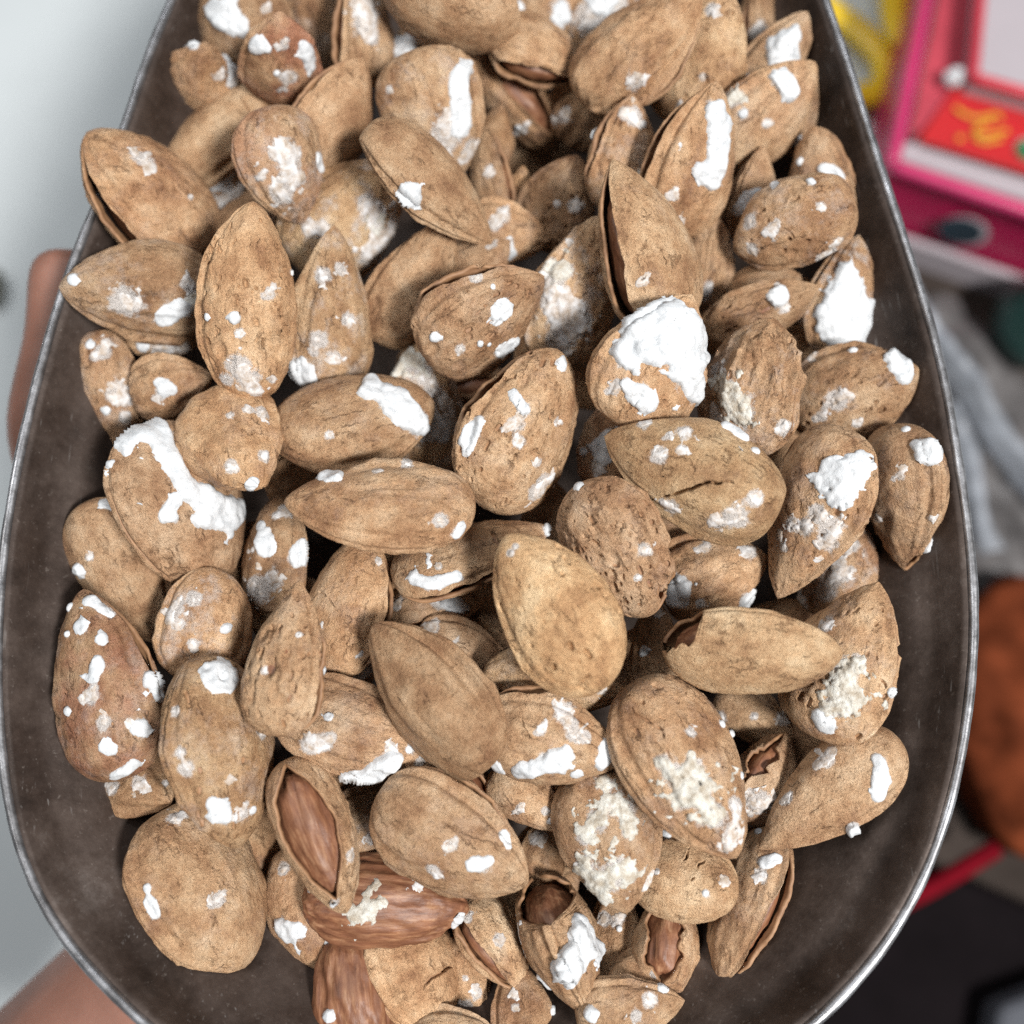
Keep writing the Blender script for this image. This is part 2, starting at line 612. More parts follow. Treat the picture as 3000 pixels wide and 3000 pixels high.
def tube(name, pts, r, mat, parent=None, ns=12, flat=1.0):
    P = np.array([tuple(p) for p in pts])
    Q = []
    m = len(P)
    for i in range(m - 1):
        p0, p1, p2, p3 = P[max(i - 1, 0)], P[i], P[i + 1], P[min(i + 2, m - 1)]
        for t in np.linspace(0, 1, 8, endpoint=(i == m - 2)):
            Q.append(0.5 * ((2 * p1) + (-p0 + p2) * t + (2 * p0 - 5 * p1 + 4 * p2 - p3) * t * t + (-p0 + 3 * p1 - 3 * p2 + p3) * t ** 3))
    Q = np.array(Q)
    T = np.gradient(Q, axis=0)
    T /= np.linalg.norm(T, axis=1)[:, None]
    up = np.array([0, 0, 1.0])
    vs, fs = [], []
    for q, t in zip(Q, T):
        a = np.cross(t, up); a /= np.linalg.norm(a)
        b = np.cross(a, t)
        for k in range(ns):
            w = 2 * math.pi * k / ns
            vs.append(q + a * r * math.cos(w) + b * r * flat * math.sin(w))
    for i in range(len(Q) - 1):
        for k in range(ns):
            fs.append((i * ns + k, i * ns + (k + 1) % ns, (i + 1) * ns + (k + 1) % ns, (i + 1) * ns + k))
    fs.append(tuple(range(ns - 1, -1, -1)))
    fs.append(tuple(range((len(Q) - 1) * ns, len(Q) * ns)))
    return mesh_object(name, vs, fs, mat, parent)


counter = mesh_object("counter", [(-1.5, -1.5, ZF), (1.5, -1.5, ZF), (1.5, 1.5, ZF), (-1.5, 1.5, ZF)], [(0, 1, 2, 3)],
                      plain("pale_counter", (0.62, 0.665, 0.685), 0.7, var=0.07, nscale=6))
tag(counter, kind="structure")


def background():
    # dark shelf mat under the goods
    mat_dark = plain("dark_brown_mat", (0.060, 0.047, 0.041), 0.9, var=0.45, nscale=14)
    o = slab("shelf_mat", [(1240, 560), (1640, 480), (2700, 760), (2700, 2700), (900, 2700), (900, 1500)], ZF, ZF + 0.006, mat_dark)
    tag(o, "dark brown mat lying on the pale counter beside the scoop", "mat")
    black = plain("black_plastic", (0.008, 0.006, 0.007), 0.9, var=0.3)
    o = slab("black_tray", [(1560, 1780), (1790, 1640), (2150, 1800), (2150, 2300), (1300, 2300), (1300, 1960)], ZF + 0.0065, ZF + 0.03, black, bevel=0.006)
    tag(o, "black plastic tray below the red band", "tray")
    grey = plain("grey_wrap", (0.09, 0.095, 0.11), 0.7)
    o = slab("grey_packet", [(1885, 1900), (2100, 1820), (2200, 2100), (1860, 2100)], ZF + 0.031, ZF + 0.05, grey, bevel=0.005)
    tag(o, "grey packet lying on the black tray", "packet")

    # pink framed clear box
    pink = plain("pink_plastic", (0.55, 0.035, 0.14), 0.28, var=0.1)
    deep = plain("magenta_card", (0.42, 0.012, 0.075), 0.4, var=0.15)
    red = plain("red_label", (0.50, 0.020, 0.024), 0.4, var=0.08)
    rose = plain("rose_clear_plastic", (0.45, 0.06, 0.085), 0.25, var=0.15)
    white = plain("white_card", (0.42, 0.38, 0.41), 0.5, var=0.04)
    yellow = plain("yellow_ink", (0.60, 0.27, 0.02), 0.5, var=0.1)
    green = plain("green_ink", (0.02, 0.17, 0.06), 0.5, var=0.15)
    navy = plain("navy_ink", (0.022, 0.042, 0.060), 0.5, var=0.3)
    box = bpy.data.objects.new("gift_box", None)
    COL.objects.link(box)
    tag(box, "pink framed box with a red label and yellow script behind the scoop rim", "box")
    zt = ZF + 0.075
    top = [(1683, 312), (1775, -140), (2330, -20), (2240, 500)]
    slab("box_body", top, ZF + 0.0065, zt - 0.004, deep, box)
    c = [at_z(x, y, zt) for x, y in top]
    slab("inner_tray", [(1700, 300), (1785, -110), (2300, 0), (2220, 470)], zt - 0.0035, zt - 0.001, white, box)
    for k in range(4):
        tube("frame_bar", [c[k], (c[k] + c[(k + 1) % 4]) / 2, c[(k + 1) % 4]], 0.0034, pink, box)
    slab("rose_side", [(1716, 262), (1790, -100), (1862, -85), (1828, 150), (1800, 200), (1742, 240)], zt - 0.0008, zt + 0.0035, rose, box)
    lab = slab("red_panel", [(1734, 262), (1810, 150), (2180, 262), (2150, 390)], zt + 0.0037, zt + 0.006, red, box)
    zl = zt + 0.0078
    tube("script_mark", [at_z(1802, 202, zl), at_z(1820, 215, zl), at_z(1845, 222, zl), at_z(1880, 216, zl), at_z(1888, 226, zl)], 0.0013, yellow, lab, flat=0.3)
    tube("script_mark", [at_z(1872, 228, zl), at_z(1850, 236, zl), at_z(1840, 248, zl), at_z(1862, 256, zl), at_z(1885, 250, zl), at_z(1902, 246, zl)], 0.0013, yellow, lab, flat=0.3)
    tube("script_mark", [at_z(1838, 258, zl), at_z(1858, 268, zl), at_z(1890, 262, zl)], 0.0012, yellow, lab, flat=0.3)
    tube("script_mark", [at_z(1806, 262, zl), at_z(1812, 260, zl), at_z(1818, 262, zl)], 0.0015, yellow, lab, flat=0.3)

    def disc(name, x, y, z, r, mat, parent, sq=1.0):
        p = at_z(x, y, z)
        n = 28
        vs = [(p.x + r * math.cos(2 * math.pi * k / n), p.y + sq * r * math.sin(2 * math.pi * k / n), zz) for zz in (z, z - 0.001) for k in range(n)]
        fs = [tuple(range(n)), tuple(range(2 * n - 1, n - 1, -1))] + [(k, k + n, (k + 1) % n + n, (k + 1) % n) for k in range(n)]
        return mesh_object(name, vs, fs, mat, parent, smooth=False)
    disc("round_emblem_border", 1940, 282, zt + 0.0072, 0.0062, white, lab)
    disc("round_emblem", 1940, 282, zt + 0.0084, 0.0052, green, lab)
    slab("green_tab", [(1892, 156), (1896, 150), (1912, 156), (1908, 166)], zt + 0.0062, zt + 0.008, green, lab)
    # raised clear lid with a red edge
    lid = [(1836, 146), (1858, -90), (2260, -30), (2220, 260)]
    lz = zt + 0.018
    slab("lid_panel", lid, zt + 0.0065, lz, white, box)
    lc = [at_z(x, y, lz + 0.0004) for x, y in lid]
    for k in (0, 3):
        tube("lid_edge", [lc[k], (lc[k] + lc[(k + 1) % 4]) / 2, lc[(k + 1) % 4]], 0.0026, plain("red_edge", (0.55, 0.035, 0.06), 0.3), box)
    # front face of the box, facing the viewer: emblem and pale skirting
    f0 = Vector((c[0].x, c[0].y, 0)); f1 = Vector((c[3].x, c[3].y, 0))
    fd = (f1 - f0).normalized(); fn = Vector((fd.y, -fd.x, 0))

    def on_front(dist, h, r, mat, name, off, a0=0.0, a1=2 * math.pi, tilt=0.0):
        n = 26
        ctr = Vector((f0.x, f0.y, h)) + fd * dist + fn * off
        vs = [ctr + fd * (r * math.cos(a0 + (a1 - a0) * k / n)) + Vector((0, 0, 1)) * (r * math.sin(a0 + (a1 - a0) * k / n)) for k in range(n)]
        vb = [v - fn * 0.0006 for v in vs]
        fs = [tuple(range(n)), tuple(range(2 * n - 1, n - 1, -1))] + [(k, k + n, (k + 1) % n + n, (k + 1) % n) for k in range(n)]
        mesh_object(name, [tuple(v) for v in vs + vb], fs, mat, box, smooth=False)
    on_front(0.050, zt - 0.030, 0.0125, white, "round_badge_border", 0.0012)
    on_front(0.0485, zt - 0.0295, 0.0108, navy, "round_badge", 0.0020)
    # pale strip along the foot of the box
    p0, p1 = f0 + fn * 0.0004, f1 + fn * 0.0004
    vs = []
    for off in (0.0, 0.004):
        for q in (f0 - fd * 0.002, f1):
            for h in (ZF + 0.0065, ZF + 0.026):
                vs.append(tuple(Vector((q.x, q.y, h)) + fn * (0.0006 + off)))
    mesh_object("pale_skirting", vs, [(4, 5, 7, 6), (0, 2, 3, 1), (1, 3, 7, 5), (0, 4, 6, 2), (0, 1, 5, 4), (2, 6, 7, 3)], white, box, smooth=False)
    # cotton-like white crumb on the box
    o = mesh_object("white_tuft", *lump_mesh(at_z(1800, 145, zt + 0.012), 0.0042, 4), M_SALT['w'])
    tag(o, "small white tuft stuck to the corner of the pink framed box", "tuft")
    o = mesh_object("white_crumb", *lump_mesh(at_z(1660, 256, ZF + 0.012), 0.0042, 9), M_SALT['w'])
    tag(o, "small white crumb on the dark mat against the pink framed box", "crumb")

    # yellow straps
    yel = plain("yellow_strap_plastic", (0.80, 0.55, 0.015), 0.35, var=0.06)
    zy = ZF + 0.012
    o = tube("yellow_strap", [at_z(x, y, zy) for x, y in ((1480, -60), (1560, 14), (1610, 50), (1655, 95), (1672, 140), (1655, 172), (1600, 186), (1540, 200))], 0.0078, yel, flat=0.6)
    tag(o, "yellow plastic strap bent into a loop on the counter", "strap")
    o = tube("yellow_strap", [at_z(x, y, zy + 0.010) for x, y in ((1670, -120), (1684, -20), (1690, 40), (1706, 82))], 0.0080, yel, flat=0.6)
    tag(o, "straight yellow strap running in behind the pink framed box", "strap")

    # clear crumpled bag: overlapping folds of thin film
    def film(name, col, alpha, rough):
        m = plain(name, col, rough, var=0.4, nscale=45)
        m.node_tree.nodes["Principled BSDF"].inputs["Alpha"].default_value = alpha
        return m
    pale_film, smoke_film = film("clear_bag_film", (0.42, 0.45, 0.50), 0.55, 0.3), film("smoky_bag_film", (0.16, 0.15, 0.15), 0.6, 0.35)
    bag = bpy.data.objects.new("plastic_bag", None)
    COL.objects.link(bag)
    tag(bag, "crumpled clear plastic bag folded beside the scoop below the pink framed box", "bag")
    for pts, z, h, mt in (([(1690, 490, 22), (1740, 580, 30), (1800, 660, 26), (1850, 735, 30), (1910, 830, 28), (2010, 960, 34)], .036, .010, pale_film),
                          ([(1760, 560, 60), (1800, 640, 90), (1860, 740, 110), (1940, 860, 120), (2030, 980, 120)], .024, .012, smoke_film),
                          ([(1800, 760, 14), (1835, 850, 22), (1850, 950, 18), (1880, 1040, 24)], .030, .007, pale_film),
                          ([(1815, 860, 50), (1850, 960, 70), (1900, 1050, 80), (1980, 1120, 80)], .018, .008, smoke_film)):
        ribbon("film_fold", pts, ZF + z, h, mt).parent = bag
    teal = plain("dark_green_plastic", (0.012, 0.040, 0.035), 0.35, var=0.3)
    o = mesh_object("green_bottle", *lump_mesh(at_z(1965, 610, ZF + 0.035), 0.024, 21, 0.05), teal)
    tag(o, "dark green bottle shoulder beyond the clear plastic bag", "bottle")

    # orange brown bag of goods and the red band
    org = plain("orange_brown_goods", (0.15, 0.036, 0.014), 0.75, var=0.75, nscale=40)
    o = mesh_object("spice_bag", *lump_mesh(at_z(1945, 1355, ZF + 0.030), 0.055, 33, 0.16, (0.72, 1.22, 0.5)), org)
    tag(o, "rounded bag of orange brown goods beside the scoop", "bag")
    rb = plain("red_band_plastic", (0.14, 0.003, 0.009), 0.75, var=0.3)
    o = tube("red_band", [at_z(x, y, ZF + 0.036) for x, y in ((1500, 1800), (1640, 1732), (1760, 1672), (1880, 1600))], 0.0042, rb)
    tag(o, "dark red band crossing between the scoop and the orange brown bag", "band")
    # blurred dark knob on the pale counter
    o = mesh_object("dark_pebble", *lump_mesh(at_z(-14, 545, ZF + 0.006), 0.0075, 14, 0.12, (0.8, 1.5, 0.8)), plain("olive_dark", (0.10, 0.10, 0.075), 0.6))
    tag(o, "small dark olive pebble on the pale counter", "pebble")


def lump_mesh(center, r, seed, amp=0.28, sc=(1, 1, 1)):
    nu, nv = 22, 30
    vs, fs = [], []
    for i in range(nu + 1):
        a = math.pi * i / nu
        for j in range(nv):
            b = 2 * math.pi * j / nv
            vs.append((math.sin(a) * math.cos(b), math.sin(a) * math.sin(b), math.cos(a)))
    V = np.array(vs)
    V = V * (1 + amp * fbm(V, 1.9, seed))[:, None] * r * np.array(sc)
    V = V + np.array(tuple(center))
    for i in range(nu):
        for j in range(nv):
            k = (j + 1) % nv
            fs.append((i * nv + j, (i + 1) * nv + j, (i + 1) * nv + k, i * nv + k))
    return V, fs


def ribbon(name, pts, z, h, mat):
    """a crumpled fold of film: humped strip with real height and creases"""
    vs, fs = [], []
    C = [(np.array(tuple(at_z(x, y, z))), w * px_size(at_z(x, y, z))) for x, y, w in pts]
    Q = []
    for i in range(len(C) - 1):
        for t in np.linspace(0, 1, 8, endpoint=(i == len(C) - 2)):
            Q.append((C[i][0] * (1 - t) + C[i + 1][0] * t, C[i][1] * (1 - t) + C[i + 1][1] * t))
    nw = 15
    for i, (q, w) in enumerate(Q):
        t = Q[min(i + 1, len(Q) - 1)][0] - Q[max(i - 1, 0)][0]
        t /= np.linalg.norm(t)
        s = np.array([-t[1], t[0], 0])
        for k in range(nw):
            f = k / (nw - 1) * 2 - 1
            p = q + s * f * w
            p[2] += h * (1 - f * f) - h * 0.9 + 0.35 * h * noise(p[None, :], 130, 3)[0]
            vs.append(p)
    for i in range(len(Q) - 1):
        for k in range(nw - 1):
            fs.append((i * nw + k, i * nw + k + 1, (i + 1) * nw + k + 1, (i + 1) * nw + k))
    o = mesh_object(name, vs, fs, mat)
    s = o.modifiers.new("thickness", 'SOLIDIFY')
    s.thickness = 0.0008
    return o


background()

# ------------------------------------------------------------------ almonds: shape
def profile(ux, base, tip):
    m = base / (base + tip)
    norm = m ** base * (1 - m) ** tip
    return ux ** base * (1 - ux) ** tip / norm


def surface(ux, psi, d):
    f = profile(ux, d['base'], d['tip'])
    g = f ** 0.92
    cs, sn = np.cos(psi), np.sin(psi)
    ps = np.abs((psi + math.pi) % (2 * math.pi) - math.pi)
    W2, T2 = d['W'] / 2, d['T'] / 2
    y = W2 * f * cs * (1 + d['keel'] * np.exp(-(ps / 0.35) ** 2))
    z = T2 * g * np.sign(sn) * np.abs(sn) ** d['lens']
    fl = d['flare'] * T2 * np.sin(np.pi * np.clip(ux, 0, 1)) * ((1 + cs) / 2) ** 2
    z = z + np.sign(sn) * fl * np.clip(ps / 0.2, 0, 1)
    y = y + d['bend'] * d['W'] * (np.sin(np.pi * ux) - 0.6)
    x = d['L'] * (ux - 0.5) + 0 * psi
    P = np.stack([x, y, z], axis=-1)
    half = np.array([d['L'] / 2, W2, T2])
    for nx_, ny_, nz_, lim, k in d['facets']:          # pressed-flat sides
        q = (P / half) @ np.array([nx_, ny_, nz_])
        over = np.clip(q - lim, 0, None)
        P = P - (over * k)[..., None] * np.array([nx_, ny_, nz_]) * half
    return P


def grid_normals(P, sign=1):
    du = np.gradient(P, axis=0)
    dv = np.gradient(P, axis=1)
    n = np.cross(dv, du)
    n /= np.linalg.norm(n, axis=-1)[..., None] + 1e-12
    c = P - P.mean(axis=1, keepdims=True)
    if (n * c).sum() < 0:
        n = -n
    return n


def relief(P, Nn, ux, psi, d):
    s = d['seed']
    ps = np.abs((psi + math.pi) % (2 * math.pi) - math.pi)
    env = np.clip(np.sin(np.pi * np.clip(ux, 0, 1)), 0, 1) ** 0.5
    h = d['lump'] * 0.00050 * fbm(P, 95, s, 2) + d['lump'] * 0.00024 * fbm(P, 330, s + 5, 2) + 0.00012 * fbm(P, 900, s + 6, 2)
    # lengthwise wrinkles that fade in and out
    w = fbm(P * np.array([0.14, 1, 1]), 330, s + 31, 2)
    ridge = (1 - np.clip(np.abs(w) * 1.5, 0, 1)) ** 2
    h = h + d['rib'] * 0.00095 * ridge * np.clip(0.45 + 0.9 * noise(P, 80, s + 3), 0, 1)
    # a few long soft ribs from base to tip
    h = h + d['rib'] * 0.00036 * np.sin(psi * d['ribs'] + 3.0 * noise(P * np.array([1, .2, .2]), 60, s + 44)) * np.clip(0.4 + noise(P, 60, s + 41), 0, 1)
    seam = -0.00042 * np.exp(-(ps / 0.055) ** 2) + 0.00040 * np.exp(-((ps - 0.19) / 0.09) ** 2) - 0.00030 * np.exp(-((ps - 0.42) / 0.08) ** 2) + 0.00016 * np.exp(-((ps - 0.62) / 0.08) ** 2)
    h = h + 1.5 * d['seam'] * seam * env
    if d['pit']:
        rs = np.random.default_rng(s)
        k = d['pit']
        area = np.linalg.norm(np.cross(np.gradient(P, axis=0), np.gradient(P, axis=1)), axis=-1)
        area[:3] = 0
        area[-3:] = 0
        area = area * np.where(ps < 0.35, 0.15, 1.0) * np.clip(0.55 + 1.1 * noise(P, 75, s + 77), 0.2, 1)
        pick = rs.choice(area.size, k, p=(area / area.sum()).ravel())
        iu, iv = np.unravel_index(pick, area.shape)
        ctr = P[iu, iv]
        rad = 0.00055 + 0.0009 * rs.uniform(0, 1, k) ** 2.5
        dep = rad * rs.uniform(0.7, 1.25, k)
        D = P[:, :, None, :] - ctr[None, None]
        D[..., 0] *= rs.uniform(0.45, 1.0, k)
        q = (D ** 2).sum(-1) / rad ** 2
        h = h - (dep * np.exp(-q * q)).max(axis=-1) + (0.12 * dep * np.exp(-((np.sqrt(q) - 1.35) / 0.35) ** 2)).max(axis=-1)
    return h * env


def shell_mesh(d):
    nt, npsi = d['res']
    tau = np.linspace(0.035, 0.965, nt)[:, None]
    ux = 0.5 - 0.5 * np.cos(np.pi * tau)
    s = np.linspace(0, 1, npsi, endpoint=bool(d['gap']))[None, :]
    w = s - 0.5 * np.sin(2 * np.pi * s) / (2 * np.pi)
    if d['gap']:
        g0, g1, dm = d['gap'][:3]
        if dm < 0.3:
            dm = dm * 1.3 + 0.02
        a = np.clip((ux - g0) / (g1 - g0), 0, 1)
        win = np.where((a > 0) & (a < 1), np.sin(np.pi * a) ** 0.6, 0)
        jag = 1 + d['jag'] * fbm(np.concatenate([ux * 11, ux * 0 + d['seed'], ux * 0], axis=1)[:, None, :], 1.0, d['seed'], 4)
        jag2 = 1 + d['jag'] * fbm(np.concatenate([ux * 11, ux * 0 + d['seed'] + 40, ux * 0], axis=1)[:, None, :], 1.0, d['seed'], 4)
        d1, d2 = dm * win * jag, dm * win * jag2
        psi = d1 + (2 * np.pi - d1 - d2) * w
    else:
        psi = 2 * np.pi * w + 0 * ux
    U = ux + 0 * psi
    P = surface(U, psi, d)
    if d['gap']:
        Nn = grid_normals(P)
    else:
        Pw = np.concatenate([P[:, -1:], P, P[:, :1]], axis=1)
        Nn = grid_normals(Pw)[:, 1:-1]
    P = P + Nn * relief(P, Nn, U, psi, d)[..., None]
    verts = P.reshape(-1, 3)
    faces = []
    ncol = npsi - 1 if d['gap'] else npsi
    for i in range(nt - 1):
        for j in range(ncol):
            k = (j + 1) % npsi
            faces.append((i * npsi + k, (i + 1) * npsi + k, (i + 1) * npsi + j, i * npsi + j))
    extra = []
    base = len(verts)
    c0 = P[0].mean(axis=0) - np.array([d['L'] * 0.004, 0, 0])
    c1 = P[-1].mean(axis=0) + np.array([d['L'] * 0.006, 0, 0])
    extra += [c0, c1]
    for j in range(ncol):
        k = (j + 1) % npsi
        if not (d['gap'] and d['gap'][0] < 0):
            faces.append((base, k, j))
        if not (d['gap'] and d['gap'][1] > 1):
            faces.append((base + 1, (nt - 1) * npsi + j, (nt - 1) * npsi + k))
    n_outer = len(faces)
    verts = np.concatenate([verts, np.array(extra)])
    if d['gap']:
        th = d['thick']
        nc = max(6, npsi // 3)
        base = len(verts)
        inner = P - Nn * th
        inner[..., 1] = np.where(np.abs(inner[..., 1]) > np.abs(P[..., 1]) + 1e-4, P[..., 1], inner[..., 1])
        cols = list(range(nc)) + list(range(npsi - nc, npsi))
        idx = {c: n for n, c in enumerate(cols)}
        m = len(cols)
        verts = np.concatenate([verts, inner[:, cols].reshape(-1, 3)])
        for i in range(nt - 1):
            for c in cols:
                if c + 1 in idx:
                    a, b = idx[c], idx[c + 1]
                    faces.append((base + (i + 1) * m + a, base + (i + 1) * m + b, base + i * m + b, base + i * m + a))
            for c in (0, npsi - 1):
                a = idx[c]
                q = (i * npsi + c, (i + 1) * npsi + c, base + (i + 1) * m + a, base + i * m + a)
                faces.append(q if c == 0 else q[::-1])
    return verts, faces, n_outer, Nn


def kernel_verts(d, nt=40, npsi=56, rel=1.0):
    tau = np.linspace(0.03, 0.97, nt)[:, None]
    ux = 0.5 - 0.5 * np.cos(np.pi * tau)
    psi = np.linspace(0, 2 * np.pi, npsi, endpoint=False)[None, :] + 0 * ux
    U = ux + 0 * psi
    P = surface(U, psi, d)
    Nn = grid_normals(np.concatenate([P[:, -1:], P, P[:, :1]], axis=1))[:, 1:-1]
    w = fbm(P * np.array([0.16, 1, 1]), 480, d['seed'] + 9, 3)
    P = P + Nn * ((rel * 0.0004 * (1 - np.abs(w) * 2) + 0.0003 * fbm(P, 120, d['seed']))[..., None])
    verts = np.concatenate([P.reshape(-1, 3), [P[0].mean(0) - np.array([d['L'] * .004, 0, 0]), P[-1].mean(0) + np.array([d['L'] * .004, 0, 0])]])
    faces = []
    for i in range(nt - 1):
        for j in range(npsi):
            k = (j + 1) % npsi
            faces.append((i * npsi + k, (i + 1) * npsi + k, (i + 1) * npsi + j, i * npsi + j))
    b = nt * npsi
    for j in range(npsi):
        k = (j + 1) % npsi
        faces.append((b, k, j))
        faces.append((b + 1, (nt - 1) * npsi + j, (nt - 1) * npsi + k))
    return verts, faces


# ------------------------------------------------------------------ almonds: where each one lies
NUTS = []


def make_facets():
    out = []
    for k in range(random.choice((1, 2, 3))):
        v = Vector((random.uniform(-.75, .75), random.gauss(0, 1), random.gauss(0, 1))).normalized()
        out.append((v.x, v.y, v.z, random.uniform(0.72, 0.9), random.uniform(0.35, 0.65)))
    return out


def nut(label, cx, cy, L, W, ang, layer, sigma=90, pitch=0, gap=None, pale=0.0, dark=0.0, red=0.0, bloom=0.12, pit=0,
        rib=0.6, lump=1.0, seam=1.0, salt=(), crack=(), tip=None, base=None, kind='shell', jag=0.17, flare=0.0, thin=0.66, low=False):
    if gap is None and kind == 'shell' and not low and sigma == 90 and pale < 0.7 and not pitch and random.random() < 0.5:
        sigma = random.choice((-1, 1)) * random.uniform(50, 66)
        a_ = random.uniform(.05, .35)
        gap = (a_, a_ + random.uniform(.4, .62), random.uniform(.02, .07))
    NUTS.append(dict(label=label, cx=cx, cy=cy, Lp=L * 1.04, Wp=W * 1.045, ang=math.radians(ang), layer=layer, sigma=math.radians(sigma),
                     pitch=math.radians(pitch), gap=gap, pale=pale, dark=dark, red=red, bloom=bloom, pit=int(pit * 0.5), pores=int(pit * 2.3), rib=rib,
                     lump=lump, seam=seam, salt=salt, crack=crack,
                     ribs=random.choice((7, 9, 11, 13)), lens=random.uniform(1.15, 1.5), facets=make_facets(), tip=(tip if tip else random.uniform(0.66, 0.84)) + 0.06, base=base if base else random.uniform(0.40, 0.5),
                     kind=kind, jag=jag, flare=flare, thin=thin, seed=100 + 13 * len(NUTS),
                     keel=random.uniform(0.03, 0.07), bend=random.uniform(-0.05, 0.05), thick=0.0008, res=(44, 60) if low else ((78, 106) if pit >= 20 else (70, 96))))


def heap_z(x, y):
    e = min(1.0, abs(x - xmid) / 0.1)
    z = 0.004 - 0.010 * e * e
    t = min(1.0, max(0.0, (-0.035 - y) / 0.075))
    return z - 0.018 * t * t * (3 - 2 * t)


def place(n, dist):
    """n at a distance along its sight line: true size, frame"""
    rd = ray_dir(n['cx'], n['cy'])
    p = CAM + rd * dist
    v = -rd
    right = CAM_R @ Vector((1, 0, 0))
    right = (right - v * right.dot(v)).normalized()
    up = v.cross(right)
    s = px_size(p)
    a = right * math.cos(n['ang']) + up * math.sin(n['ang'])
    X = a * math.cos(n['pitch']) + v * math.sin(n['pitch'])
    nn = (v - X * v.dot(X)).normalized()
    left = nn.cross(X)
    Y = nn * math.cos(n['sigma']) + left * math.sin(n['sigma'])
    Z = X.cross(Y)
    wa = n['Wp'] * s
    th = n['thin']
    W = wa / math.sqrt(math.sin(n['sigma']) ** 2 + (th * math.cos(n['sigma'])) ** 2)
    T = W * th
    la = n['Lp'] * s
    cp, sp = math.cos(n['pitch']), abs(math.sin(n['pitch']))
    L = math.sqrt(max(la * la - (0.85 * wa * sp) ** 2, (0.35 * la) ** 2)) / cp
    L = min(L, 0.043)
    n['W'], n['T'], n['L'] = W, T, L
    M = Matrix((X, Y, Z)).transposed().to_4x4()
    M.translation = p
    n['M'] = M
    n['dist'] = dist


SPH = []
for i in range(220):
    zz = 1 - 2 * (i + 0.5) / 220
    rr = math.sqrt(1 - zz * zz)
    ph = i * 2.399963
    SPH.append((rr * math.cos(ph), rr * math.sin(ph), zz))
SPH = np.array(SPH)


def samples(n):
    S = SPH * np.array([n['L'] / 2, n['W'] / 2, n['T'] / 2])
    M = np.array(n['M'])
    return S @ M[:3, :3].T + M[:3, 3]


def overlap(n, others):
    S = samples(n)
    bad = 0
    for o in others:
        Mi = np.array(o['M'].inverted())
        Q = S @ Mi[:3, :3].T + Mi[:3, 3]
        q = (Q / np.array([o['L'] / 2, o['W'] / 2, o['T'] / 2])) ** 2
        bad = max(bad, int((q.sum(1) < 0.80).sum()))
    return bad


def settle():
    for n in NUTS:
        p0 = at_z(n['cx'], n['cy'], 0)
        z = heap_z(p0.x, p0.y) + (n['layer'] - 3) * 0.0084
        p = at_z(n['cx'], n['cy'], z)
        place(n, (p - CAM).length)
        for k in range(20):
            p = n['M'].translation
            if p.z >= floor_z(p.x, p.y) + 0.42 * n['T']:
                break
            place(n, n['dist'] - 0.0012)
    order = sorted(NUTS, key=lambda n: n['dist'] + 0.004 * 0)
    order = sorted(NUTS, key=lambda n: (-n['layer'], n['dist']))
    done = []
    for n in order:
        near = [o for o in done if (o['M'].translation - n['M'].translation).length < 0.05]
        for k in range(30):
            if overlap(n, near) <= 6:
                break
            p = n['M'].translation
            if p.z - n['T'] * 0.45 < floor_z(p.x, p.y) + 0.001:
                break
            place(n, n['dist'] + 0.0012)
            near = [o for o in done if (o['M'].translation - n['M'].translation).length < 0.05]
        done.append(n)


